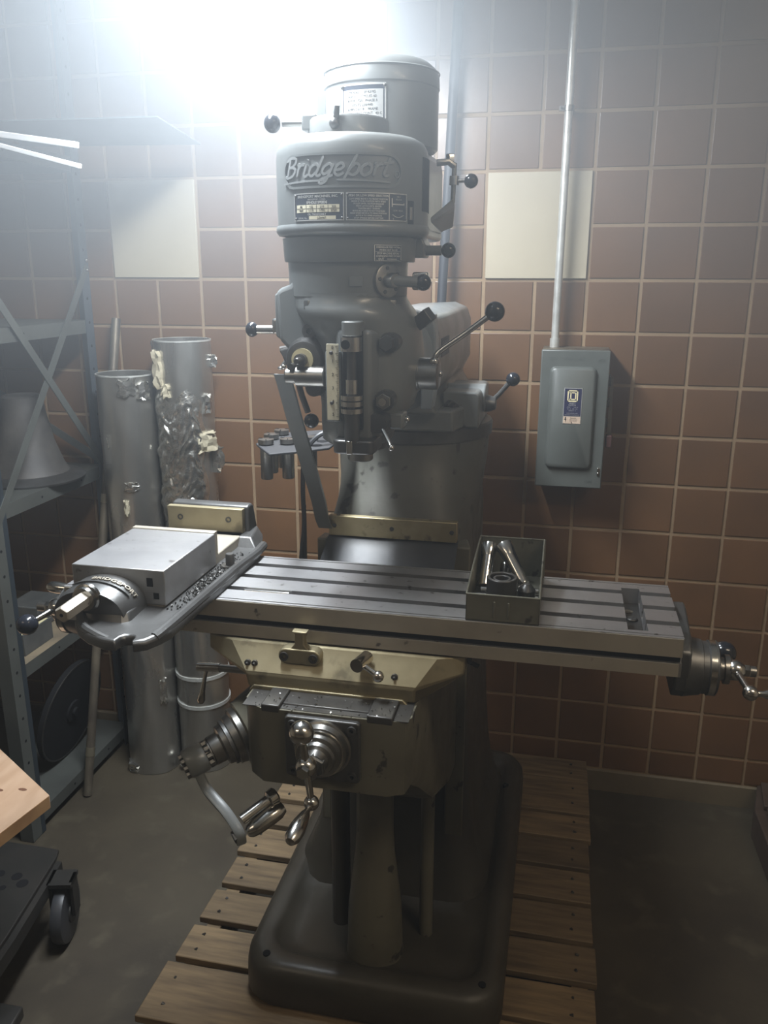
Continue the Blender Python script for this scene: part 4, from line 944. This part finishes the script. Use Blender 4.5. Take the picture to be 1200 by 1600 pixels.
b1 = thing('ring_bearing', (1.090, -1.348, fz), 'round dark roller bearing lying on top in the tin tray', 'bearing')
obj('outer_ring', G().ring((1.090, -1.342, fz + .0006), (0, 0, 1), .0190, .0245, .048, 40), DARKI, b1, bev=.001)
obj('inner_ring', G().ring((1.090, -1.342, fz + .002), (0, 0, 1), .0105, .0145, .0445, 36), CASTD, b1, bev=.0008)
obj('cage', G().ring((1.090, -1.342, fz + .004), (0, 0, 1), .0146, .0189, .037, 36), BLACKHOLE, b1)
def collet(nm, p, d, L, r, label, m=CHROME, grp=None, slots_=True):
    t = thing(nm, p, label, 'collet', grp); p = Vector(p); d = Vector(d).normalized()
    obj('collet_body', G().lathe(p, d, [(0, r * .8), (.002, r * .86), (L * .70, r * .86), (L * .72, r * .92), (L * .93, r * 1.25), (L, r * 1.25), (L + .0004, r * .55), (L - .006, r * .5)], 28), m, t)
    if slots_:
        e = d.cross(Vector((.3, .2, 1))).normalized()
        for k in range(3):
            a = 2 * PI * k / 3 + .6; q = e * math.cos(a) + d.cross(e) * math.sin(a)
            obj('collet_slit', G().bar(p + d * L * .35 + q * r * .80, p + d * L * 1.001 + q * r * 1.16, .0012, r * .30, q), BLACKHOLE, t)
    return t
collet('spring_collet', (1.057, -1.290, fz + .010), (.03, .60, .55), .080, .0115, 'upright steel collet leaning in the back left corner of the tin tray')
collet('spring_collet', (1.124, -1.296, fz + .020), (-.42, .62, .50), .085, .0120, 'dark-nosed steel collet leaning across the middle of the tin tray')
collet('spring_collet', (1.088, -1.29, fz + .012), (.03, .9, .25), .062, .0085, 'small steel collet lying under the leaning collet in the tin tray')
rods = [((1.052, -1.300, fz + .0065), (1.148, -1.290, fz + .0065), .0064, 'thick bright rod lying across the tin tray behind the bearing'),
        ((1.120, -1.322, fz + .0055), (1.149, -1.320, fz + .0055), .0050, 'short bright rod end by the right wall of the tin tray'),
        ((1.118, -1.342, fz + .005), (1.149, -1.339, fz + .005), .0048, 'shortest bright pin at the right front of the tin tray'),
        ((1.044, -1.318, fz + .0045), (1.064, -1.318, fz + .0045), .0042, 'thin bright pin by the left wall of the tin tray'),
        ((1.046, -1.372, fz + .006), (1.070, -1.380, fz + .006), .0056, 'grey pin in the front left corner of the tin tray')]
for a, b, r, l in rods: tag(obj('steel_pin', G().cyl(a, b, r, seg=16), CHROME, bev=.0006), l, 'pin')
tag(obj('drill_chuck', G().lathe((1.129, -1.322, fz), (0, 0, 1), [(0, .010), (.004, .0145), (.022, .0145), (.028, .010), (.032, .005)], 20), DARKI), 'black stubby chuck piece standing beside the bearing in the tin tray', 'chuck')

# collets in the rack
for (x, y, l) in ((.562, -.975, 'front left collet standing in the rack beside the turret'), (.553, -.915, 'second collet from the front left edge of the rack'), (.558, -.862, 'rear collet at the left edge of the rack'), (.604, -.958, 'collet nearest the flat stay in the rack')):
    t = thing('rack_collet', (x, y, RZ + .010), 'steel ' + l, 'collet', 'collets in the rack')
    obj('collet_body', G().lathe((x, y, RZ + .013), (0, 0, -1), [(0, .009), (.001, .0165), (.010, .0165), (.0125, .0128), (.085, .0128), (.087, .0115)], 26), STEEL, t)
    sl_ = G()
    for k in range(3):
        a = 2 * PI * k / 3 + x * 50; sl_ = G().bar((x + .008 * math.cos(a), y + .008 * math.sin(a), RZ + .0132), (x + .0166 * math.cos(a), y + .0166 * math.sin(a), RZ + .0132), .0016, .001)
        obj('collet_slit', sl_, BLACKHOLE, t)
t = thing('rack_collet', (.640, -.905, RZ), 'dark steel collet hanging in the rack behind the flat stay', 'collet', 'collets in the rack')
obj('collet_body', G().lathe((.640, -.905, RZ + .008), (0, 0, -1), [(0, .015), (.008, .015), (.009, .012), (.065, .012), (.067, .011)], 24), DARKI, t)

# ------------------------------------------------------------------ disconnect switch box and conduit on the wall
db = thing('switch_box', (1.199, -.065, 1.09), 'grey metal safety switch box mounted on the brown tiled wall', 'switch box')
X0, X1, Z0, Z1 = 1.104, 1.293, 1.106, 1.507; YF = -.118
obj('box_body', G().box(X0, X1, YF + .012, -.003, Z0, Z1), BOXG, db, bev=.003)
dr = obj('box_door', G().box(X0 - .003, X1 + .003, YF, YF + .011, Z0 - .004, Z1 + .002), BOXG, db, bev=.003)
pr_ = [[(x, y, z) for x, z in rr2(1.128 + e, 1.262 - e, 1.160 + e, 1.462 - e, .016, 6)] for y, e in ((YF, 0), (YF - .008, .002), (YF - .013, .007))]
obj('raised_panel', G().loft(pr_), BOXG, dr, ang=50)
lb = obj('door_label', G().box(1.172, 1.224, YF - .0142, YF - .0128, 1.297, 1.402), SILVER, db)
yl = YF - .0144
g = G().box(1.174, 1.222, yl - .0003, yl, 1.320, 1.400); obj('label_field', g, DNAVY, lb)
obj('label_strip', G().box(1.1735, 1.2225, yl - .0003, yl, 1.2985, 1.3185), LPEACH, lb)
g = G()
for q in ((1.182, 1.212, 1.362, 1.3655), (1.182, 1.212, 1.3925, 1.396), (1.182, 1.1855, 1.362, 1.396), (1.2085, 1.212, 1.362, 1.396)): g.box(q[0], q[1], yl - .0009, yl - .0003, q[2], q[3])
# the D inside the square
g.box(1.1875, 1.204, yl - .0009, yl - .0003, 1.3675, 1.3705).box(1.1875, 1.204, yl - .0009, yl - .0003, 1.387, 1.390).box(1.190, 1.1932, yl - .0009, yl - .0003, 1.3675, 1.390).box(1.2035, 1.2068, yl - .0009, yl - .0003, 1.3695, 1.388)
obj('square_emblem', g, LYEL, lb)
g = G()
for s, z, h in (('SAFETY', 1.3555, .0056), ('SWITCH', 1.3500, .0056)): text_g(s, h, lambda u, v, w, z=z: (1.197 + u, yl - .0006 - w, z + v), g, .0001, 0, 'CENTER', .0001)
for s, z in (('AMPS        VOLTS', 1.3445), ('60   A   600   AC', 1.3395), ('SERIES  F  3', 1.3345), ('INDUSTRIAL USE', 1.3270), ('SQUARE D COMPANY', 1.3220)): text_g(s, .0042, lambda u, v, w, z=z: (1.198 + u, yl - .0006 - w, z + v), g, .0001, 0, 'CENTER')
obj('lettering', g, SILVER, lb)
g = G(); text_g('DANGER', .0042, lambda u, v, w: (1.202 + u, yl - .0006 - w, 1.3130 + v), g, .0001, 0, 'CENTER')
text_g('HIGH VOLTAGE', .0030, lambda u, v, w: (1.202 + u, yl - .0006 - w, 1.3085 + v), g, .0001, 0, 'CENTER'); text_g('OPEN SWITCH', .0030, lambda u, v, w: (1.202 + u, yl - .0006 - w, 1.3045 + v), g, .0001, 0, 'CENTER')
g.prism([(1.179, 1.317), (1.182, 1.317), (1.181, 1.311), (1.183, 1.311), (1.179, 1.301), (1.180, 1.308), (1.177, 1.309)], 'y', yl - .0007, yl - .0003).cyl((1.198, yl - .001, 1.301), (1.198, yl - .0003, 1.301), .0018, seg=12)
obj('warning_print', g, INK, lb)
g = G()
for s, u_, z in (('480V', 1.122, 1.480), ('100A', 1.165, 1.480), ('# 5', 1.208, 1.480), ('#18', 1.262, 1.477)): text_g(s, .013, lambda u, v, w, u_=u_, z=z: (u_ + u, YF - .0006 - w, z + v), g, .0001)
text_g('OFF', .013, lambda u, v, w: (1.246 + u, YF - .0006 - w, 1.118 + v), g, .0001)
obj('pencil_lettering', g, mat('pencil_grey', (.075, .083, .08), .5), dr)
obj('door_latch', G().box(1.281, 1.288, YF - .004, YF, 1.142, 1.166).cyl((1.284, YF - .006, 1.150), (1.284, YF, 1.150), .003), CHROME, dr, bev=.001)
sh = obj('switch_lever', G().bar((1.306, -.085, 1.430), (1.309, -.090, 1.262), .006, .010, (1, 0, 0)), RUSTY, db)
obj('lever_bracket', G().box(1.293, 1.304, -.10, -.05, 1.405, 1.435).box(1.293, 1.304, -.10, -.05, 1.345, 1.365).box(1.293, 1.302, -.10, -.05, 1.285, 1.305), DARKI, db, bev=.002)
obj('lever_grip', G().box(1.300, 1.318, -.106, -.072, 1.225, 1.262), mat('dark_red_grip', (.06, .025, .022), .5), sh, bev=.003)
obj('box_top_lip', G().box(X0, X1, YF + .006, -.01, Z1, Z1 + .004), RUSTY, db)
cn = thing('galvanized_conduit', (1.137, -.05, Z1), 'bright galvanized conduit pipe running up the wall from the grey switch box', 'pipe')
obj('pipe', G().cyl((1.136, -.050, Z1 + .004), (1.141, -.050, 2.998), .0115, seg=20), GALV, cn)
obj('pipe_connector', G().cyl((1.136, -.050, Z1 + .0042), (1.136, -.050, Z1 + .03), .0145, seg=20), GALV, cn)
ck = obj('pipe_clamp', G().ring((1.1385, -.050, 2.152), (0, 0, 1), .0116, .0150, .014, 20).box(1.112, 1.126, -.056, -.046, 2.153, 2.165).box(1.134, 1.144, -.038, -.001, 2.153, 2.165), STEEL, cn)
obj('clamp_screw', G().cyl((1.119, -.066, 2.159), (1.119, -.040, 2.159), .003, seg=8), DARKI, ck)
tag(obj('dark_pipe', G().cyl((.752, -.16, PZ + .002), (.832, -.022, 2.70), .0140, seg=16), mat('slate_blue_pipe', (.012, .014, .020), .55, .1)), 'long dark slate pipe leaning on the tiled wall behind the milling machine', 'pipe')
# ------------------------------------------------------------------ steel shelving on the left
SX = -.37; SL = -1.30
un = thing('shelving_unit', (-.83, -.35, 0), 'grey green steel shelving unit with crossed end braces on the left', 'shelves')
def post(x, y, sx, sy, m, top=2.85):
    g = G().prism([(x, y), (x + sx * .045, y), (x + sx * .045, y + sy * .003), (x + sx * .003, y + sy * .003), (x + sx * .003, y + sy * .045), (x, y + sy * .045)], 'z', 0.002, top)
    p = obj('post', g, m, un)
    hs_ = G()
    for k in range(36):
        z = .12 + k * .076
        if z > top - .05: break
        hs_.cyl((x - sx * .0006, y + sy * .024, z), (x + sx * .0010, y + sy * .024, z), .0048, seg=8)
    obj('post_hole', hs_, BLACKHOLE, p, kind='stuff')
    return p
PB = mat('blue_grey_post', (.05, .062, .075), .5, .1)
post(SX, -.045, -1, -1, PB); post(SX, -.665, -1, 1, SHELF); post(SL, -.045, 1, -1, PB); post(SL, -.665, 1, 1, SHELF)
obj('post_flange', G().box(SX - .003, SX + .0005, -.620, -.600, .002, 2.85), SHELFD, un)
for z, m in ((2.068, SHELF), (1.572, SHELF), (1.082, SHELF), (.580, DUST), (.075, SHELF)):
    g = G().box(SL + .004, SX - .004, -.660, -.050, z - .003, z)
    s_ = obj('shelf_deck', g, m, un)
    lip_ = G().box(SX - .0065, SX - .0035, -.658, -.052, z - .042, z - .0005).box(SL + .0035, SL + .0065, -.658, -.052, z - .042, z - .0005).box(SL + .0065, SX - .0065, -.660, -.657, z - .042, z - .0005).box(SL + .0065, SX - .0065, -.053, -.050, z - .042, z - .0005)
    obj('shelf_lip', lip_, SHELF, s_)
    for y in (-.20, -.42): obj('lip_hole', G().cyl((SX - .004, y, z - .022), (SX - .0028, y, z - .022), .004, seg=10), BLACKHOLE, s_)
for a, b in (((-.055, 1.53), (-.63, 1.10)), ((-.055, 1.13), (-.63, 1.85)), ((-.055, 1.80), (-.63, 1.13)), ((-.055, 1.10), (-.62, 1.50))):
    pass
for a, b, dx in (((-.055, 1.742), (-.655, 1.02), .0015), ((-.07, 1.09), (-.655, 1.80), .005)):
    obj('cross_brace', G().bar((SX + dx, a[0], a[1]), (SX + dx, b[0], b[1]), .026, .003, (1, 0, 0)), SHELF, un)
obj('cross_brace', G().bar((SL + .002, -.055, 1.742), (SL + .002, -.655, 1.02), .026, .003, (1, 0, 0)), SHELF, un)
obj('back_brace', G().bar((SX - .01, -.047, 1.09), (SL + .03, -.047, 1.62), .026, .003, (0, 1, 0)), SHELF, un)
for y, z in ((-.062, 1.73), (-.062, 1.10), (-.062, 1.045), (-.062, 1.76)): obj('brace_bolt', G().ball((SX + .004, y, z), .006, 10), CHROME, un)

# on the shelves
tag(obj('sheet_metal', G().prism([(-1.25, -.665), (.168, -.575), (.085, -.135), (-1.25, -.30)], 'z', 2.0835, 2.0865), SHEET), 'wide dark sheet of steel lying on the top shelf past its end', 'sheet')
tag(obj('trim_strip', G().bar((-.450, -.674, 2.079), (.058, -.762, 1.999), .016, .013), WHITE, bev=.0015), 'upper of two white strips reaching out past the front corner of the top shelf', 'strip')
tag(obj('trim_strip', G().bar((-.420, -.690, 2.072), (.067, -.772, 1.953), .013, .010), WHITE, bev=.0015), 'lower and steeper of two white strips reaching out past the top shelf', 'strip')
tag(obj('flat_parcel', G().box(-.62, -.40, -.60, -.30, 2.0685, 2.0825), DUST, bev=.003), 'thin flat dusty packet on the top shelf under the steel sheet', 'packet')
cz = 1.0825
cn_ = thing('flared_fitting', (-.50, -.28, cz), 'dusty grey flared sheet-metal fitting standing on the middle shelf behind the braces', 'fitting')
obj('flange', G().lathe((-.50, -.28, cz), (0, 0, 1), [(0, .165), (.006, .168), (.010, .160), (.022, .125)], 40), CASTD, cn_)
obj('cone', G().lathe((-.505, -.28, cz + .018), (0, 0, 1), [(0, .125), (.03, .108), (.10, .085), (.19, .068), (.245, .062), (.25, .055)], 40), mat('dusty_grey_metal', (.075, .068, .060), .6, .1, (.035, .032, .03), 9, .35, .65, bump=.15), cn_)
tag(obj('bracket_plate', G().prism([(-.36, 1.083), (-.355, 1.20), (-.33, 1.235), (-.28, 1.235), (-.20, 1.083)], 'x', -.74, -.72), DARKI, bev=.003), 'dark bent plate standing behind the flared fitting on the middle shelf', 'plate')
bn = thing('notebook', (-.455, -.50, .5805), 'worn notebook with yellowed pages leaning on the lower shelf', 'book')
obj('page_block', G().box(-.447, -.412, -.545, -.40, .582, .648), PAPER, bn, bev=.001)
obj('cover', G().box(-.450, -.447, -.548, -.398, .5807, .651).box(-.412, -.406, -.546, -.398, .5807, .651), COLD, bn, bev=.001)
tag(obj('small_box', G().box(-.60, -.48, -.36, -.22, .5805, .66), COLD, bev=.004), 'dark small carton behind the notebook on the lower shelf', 'box')
dk = thing('steel_disc', (-.46, -.32, .0755), 'big black round disc standing on the bottom shelf behind the leaning pole', 'disc')
dm = Matrix.Translation((-.455, -.30, .262)) @ Matrix.Rotation(math.radians(12), 4, 'Y')
obj('disc_plate', G().lathe((0, 0, 0), (1, 0, 0), [(0, .176), (.004, .18), (.018, .18), (.022, .176)], 56).xf(dm), BLACKHOLE, dk)
obj('disc_rim', G().ring((.020, 0, 0), (1, 0, 0), .174, .180, .003, 56).xf(dm), CARTM, dk)
obj('disc_hub', G().lathe((.022, 0, 0), (1, 0, 0), [(0, .04), (.006, .038), (.007, .015), (.016, .014)], 24).xf(dm), BLACKHOLE, dk)

# ------------------------------------------------------------------ leaning pole and the two foil-covered ducts
pl = thing('leaning_pole', (-.345, -.41, 0), 'long rusty steel pole leaning on the tiled wall between shelving and ducts', 'pole')
pa, pb_ = Vector((-.340, -.405, .004)), Vector((-.299, -.022, 1.575))
obj('pole_shaft', G().cyl(pa, pb_, .0145, seg=16), RUSTY, pl)
for t_, h in ((.085, .03), (.62, .03)):
    c = pa + (pb_ - pa) * t_; d = (pb_ - pa).normalized(); obj('pole_joint', G().cyl(c, c + d * h, .0158, seg=16), mat('pole_joint_steel', (.3, .27, .2), .4, .8), pl)
def duct(name, x, y, r, h, label, seed, wr, patch):
    random.seed(seed)
    t = thing(name, (x, y, 0), label, 'duct')
    g = G(); seg = 48; nz = 60
    ph = [random.uniform(0, 6) for _ in range(6)]
    def rad(a, z):
        q = wr * (.35 * math.sin(7 * a + 9 * z + ph[0]) + .3 * math.sin(13 * a - 21 * z + ph[1]) + .35 * math.sin(5 * a + 33 * z + ph[2]))
        k = min(1, max(0, (h - .02 - z) / .08)); return r + q * k
    rings = []
    for k in range(nz + 1):
        z = .002 + (h - .002) * k / nz
        rings.append([(x + rad(2 * PI * i / seg, z) * math.cos(2 * PI * i / seg), y + rad(2 * PI * i / seg, z) * math.sin(2 * PI * i / seg), z) for i in range(seg)])
    inn = [[(x + (r - .003) * math.cos(2 * PI * i / seg), y + (r - .003) * math.sin(2 * PI * i / seg), z) for i in range(seg)] for z in (h, h - .3)]
    g.loft(rings + inn)
    obj('duct_wall', g, FOIL, t, ang=60)
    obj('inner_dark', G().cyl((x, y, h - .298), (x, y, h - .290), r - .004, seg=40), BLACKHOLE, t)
    obj('duct_rim', G().ring((x, y, h - .004), (0, 0, 1), r - .002, r + .0018, .005, 48), GALV, t)
    patch(t, x, y, r, h); return t
def flap(parent, x, y, r, th, z, w, hgt, out, m, seed, name='foil_flap'):
    """a torn crumpled flake standing off the duct; th from -y towards +x"""
    random.seed(seed); g = G(); n, mm_ = 7, 7; V = []
    for j in range(mm_):
        for i in range(n):
            u, v = i / (n - 1) - .5, j / (mm_ - 1) - .5
            e = 1 - .35 * random.random() if i in (0, n - 1) or j in (0, mm_ - 1) else 1
            a = math.radians(th) + u * e * w / r; o_ = .003 + out * (.5 - abs(u)) * 1.2 + random.uniform(0, out * .6)
            V.append((x + (r + o_) * math.sin(a), y - (r + o_) * math.cos(a), z + v * e * hgt + random.uniform(-.004, .004)))
    F = [(j * n + i, j * n + i + 1, (j + 1) * n + i + 1, (j + 1) * n + i) for j in range(mm_ - 1) for i in range(n - 1)]
    ctr = [(x + (r - .002) * math.sin(math.atan2(p[0] - x, -(p[1] - y))), y - (r - .002) * math.cos(math.atan2(p[0] - x, -(p[1] - y))), p[2]) for p in V]
    k = len(V); F2 = [tuple(i + k for i in f)[::-1] for f in F]
    B = [j for j in range(n)] + [j * n + n - 1 for j in range(1, mm_)] + [(mm_ - 1) * n + i for i in range(n - 2, -1, -1)] + [j * n for j in range(mm_ - 2, 0, -1)]
    S = [(B[i], B[(i + 1) % len(B)], B[(i + 1) % len(B)] + k, B[i] + k) for i in range(len(B))]
    g.add(V + ctr, F + F2 + S); return obj(name, g, m, parent, ang=15)
def crumple(parent, x, y, r, th0, th1, z0, z1, amp, seed):
    random.seed(seed); n, m_ = 34, 60; V = []
    for j in range(m_ + 1):
        for i in range(n + 1):
            u, v = i / n, j / m_
            e = min(u, 1 - u, v, 1 - v) * 8; e = min(1, e)
            a = math.radians(th0 + (th1 - th0) * u + 5 * math.sin(v * 17 + seed) ); z = z0 + (z1 - z0) * v + .02 * math.sin(u * 11)
            h_ = abs(math.sin(9 * u + 31 * v + 3 * math.sin(14 * u))) * .55 + abs(math.sin(23 * u - 17 * v + 2 * math.sin(9 * v))) * .35 + random.random() * .25
            V.append((x + (r + .001 + amp * h_ * e) * math.sin(a), y - (r + .001 + amp * h_ * e) * math.cos(a), z))
    F = [(j * (n + 1) + i, j * (n + 1) + i + 1, (j + 1) * (n + 1) + i + 1, (j + 1) * (n + 1) + i) for j in range(m_) for i in range(n)]
    return obj('crumpled_foil', G().add(V, F), CRUMP, parent, ang=60, recalc=False)
def patch1(t, x, y, r, h):
    flap(t, x, y, r, 30, h - .035, .06, .06, .006, CRUMP, 3); flap(t, x, y, r, 12, .99, .018, .055, .010, INSUL, 4, 'torn_insulation')
    flap(t, x, y, r, 62, h - .05, .05, .06, .010, CRUMP, 5); flap(t, x, y, r, -18, h - .21, .006, .05, .004, CRUMP, 6)
    flap(t, x, y, r, 25, 1.06, .05, .03, .005, CRUMP, 7); flap(t, x, y, r, 55, .32, .03, .10, .006, CRUMP, 8); flap(t, x, y, r, -38, .55, .012, .08, .006, CRUMP, 9)
    flap(t, x, y, r, -35, .02, .06, .04, .012, CRUMP, 19)
def patch2(t, x, y, r, h):
    crumple(t, x, y, r, -55, 62, h - .60, h - .17, .013, 2)
    flap(t, x, y, r, -32, h - .09, .045, .12, .018, INSUL, 12, 'torn_insulation'); flap(t, x, y, r, -14, h - .155, .035, .045, .014, INSUL, 13, 'torn_insulation')
    flap(t, x, y, r, 66, h - .32, .075, .075, .030, INSUL, 14, 'torn_insulation'); flap(t, x, y, r, 84, h - .38, .02, .09, .034, CRUMP, 15)
    flap(t, x, y, r, 92, h - .065, .012, .04, .022, CRUMP, 16); flap(t, x, y, r, -88, h - .02, .012, .03, .012, CRUMP, 17)
    flap(t, x, y, r, 72, h - .20, .04, .06, .012, CRUMP, 18); flap(t, x, y, r, 20, h - .50, .09, .03, .010, CRUMP, 20)
    for z in (.36, .25): obj('band', G().ring((x, y, z), (0, 0, 1), r - .002, r + .004, .012, 44), GALV, t)
    flap(t, x, y, r, -30, .03, .05, .05, .02, CRUMP, 21)
duct('round_duct', -.207, -.16, .0905, 1.412, 'shorter foil-covered round duct standing upright beside the leaning pole', 1, .0022, patch1)
duct('round_duct', -.030, -.105, .0905, 1.518, 'taller round duct wrapped in torn crumpled foil against the tiled wall', 2, .0018, patch2)

# ------------------------------------------------------------------ left foreground: cart with a fresh plank, steel offcut
ct = thing('low_cart', (-.25, -1.12, 0), 'dark low steel cart with a drilled plate deck and black wheel in the lower left', 'cart')
dz = .20
pk_ = [(-.62, -1.45), (-.02, -1.45), (-.052, -1.20), (-.098, -.93), (-.11, -.90), (-.62, -.90)]
dkp = obj('cart_deck', G().prism(pk_, 'z', dz - .012, dz), CARTM, ct, bev=.002)
for x, y, r in ((-.155, -1.02, .014), (-.125, -1.04, .015), (-.205, -1.02, .013), (-.165, -1.065, .009), (-.20, -1.08, .011), (-.165, -1.155, .022), (-.26, -1.12, .014)):
    obj('deck_hole', G().cyl((x, y, dz - .002), (x, y, dz + .0006), r, seg=18), BLACKHOLE, dkp)
obj('deck_rail', G().prism([(-.05, -1.45), (-.005, -1.45), (-.036, -1.20), (-.083, -.93), (-.098, -.93), (-.066, -1.20)], 'z', dz - .05, dz - .0125), CARTM, ct)
for (x, y, a) in ((-.050, -.985, .25), (-.50, -1.0, 0), (-.32, -1.42, 0), (-.5, -1.38, 0)):
    wm = Matrix.Translation((x, y, .0805)) @ Matrix.Rotation(a, 4, 'Z')
    w_ = obj('wheel', G().lathe((-.018, 0, 0), (1, 0, 0), [(0, .066), (.004, .078), (.010, .080), (.026, .080), (.032, .078), (.036, .066)], 36).xf(wm), RUBBER, ct)
    obj('wheel_hub', G().lathe((.016, 0, 0), (1, 0, 0), [(0, .03), (.006, .028), (.007, .012), (.014, .011)], 20).xf(wm), CARTM, w_)
    obj('wheel_fork', G().box(-.03, -.022, -.02, .02, 0, .107).box(.026, .034, -.02, .02, 0, .107).box(-.03, .034, -.03, .03, .095, .107).xf(wm), CARTM, ct)
for x, y in ((-.30, -1.22), (-.55, -1.0)): obj('upright', G().box(x - .015, x + .015, y - .015, y + .015, dz, .585), CARTM, ct)
obj('top_shelf', G().prism([(-.62, -1.40), (-.12, -1.40), (-.12, -1.16), (-.62, -.90)], 'z', .585, .600), CARTM, ct)
kx = Vector((.132, -1.233)); A = Vector((-.847, .531)); B = Vector((-.168, -.986))
q = [kx, kx + A * .75, kx + A * .75 + B * .26, kx + B * .26]
pz = thing('wooden_plank', (-.15, -1.15, .6005), 'fresh pale wooden plank resting on the low cart at the left edge', 'plank')
obj('board', G().prism([tuple(p) for p in q], 'z', .6006, .632), WOODP, pz, bev=.002)
obj('cut_edge', G().prism([tuple(kx + B * .003 - A * .001), tuple(kx + B * .258 - A * .001), tuple(kx + B * .258 + A * .001), tuple(kx + B * .003 + A * .001)], 'z', .602, .631), WOODE, pz)
for s, t_ in ((.075, .035), (.125, .075), (.205, .055)):
    c = kx + A * s + B * t_; obj('nail_mark', G().prism([(c.x + .007 * math.cos(a) * 1.5, c.y + .0045 * math.sin(a)) for a in [2 * PI * k / 10 for k in range(10)]], 'z', .6315, .6326), mat('dark_nail_mark', (.12, .05, .025), .7), pz)
tag(obj('steel_offcut', G().prism([(-.02, -1.39), (-.001, -1.30), (-.010, -1.235), (-.17, -1.24), (-.16, -1.40)], 'z', .0, .03), DARKI, bev=.004), 'dark flat steel offcut on the floor in the lower left corner', 'plate')
# right edge crate
cr_ = thing('wooden_crate', (2.02, -.22, 0), 'dark brown crate on the concrete floor at the right edge of the room view', 'crate')
obj('crate_side', G().prism([(1.872, -.012), (1.836, -.155), (1.842, -.42), (2.2, -.50), (2.2, -.012)], 'z', .0005, .10), BROWN, cr_, bev=.004)
for k in range(3):
    obj('lid_board', G().prism([(1.880 - .012 * k, -.02 - .145 * k), (1.862 - .006 * k, -.155 - .13 * k), (2.19, -.16 - .14 * k), (2.19, -.02 - .145 * k)], 'z', .1002, .118 + .003 * k), BROWN, cr_, bev=.003)
# ceiling fixtures elsewhere in the room
for (x, y, l) in ((2.5, -2.5, 'ceiling light on the right side of the workshop'), (-.5, -3.4, 'ceiling light on the left side of the workshop')):
    t = thing('ceiling_light', (x, y, 2.97), 'fluorescent ' + l, 'lamp')
    obj('housing', G().box(x - .62, x + .62, y - .17, y + .17, 2.965, 3.0), WHITE, t, bev=.004)
    for s in (-.08, .08): obj('tube', G().cyl((x - .58, y + s, 2.967), (x + .58, y + s, 2.967), .013), emit('warm_tube', (1, .9, .75), 4), t)

for o in list(bpy.data.objects):
    if '_w' in o: del o['_w']
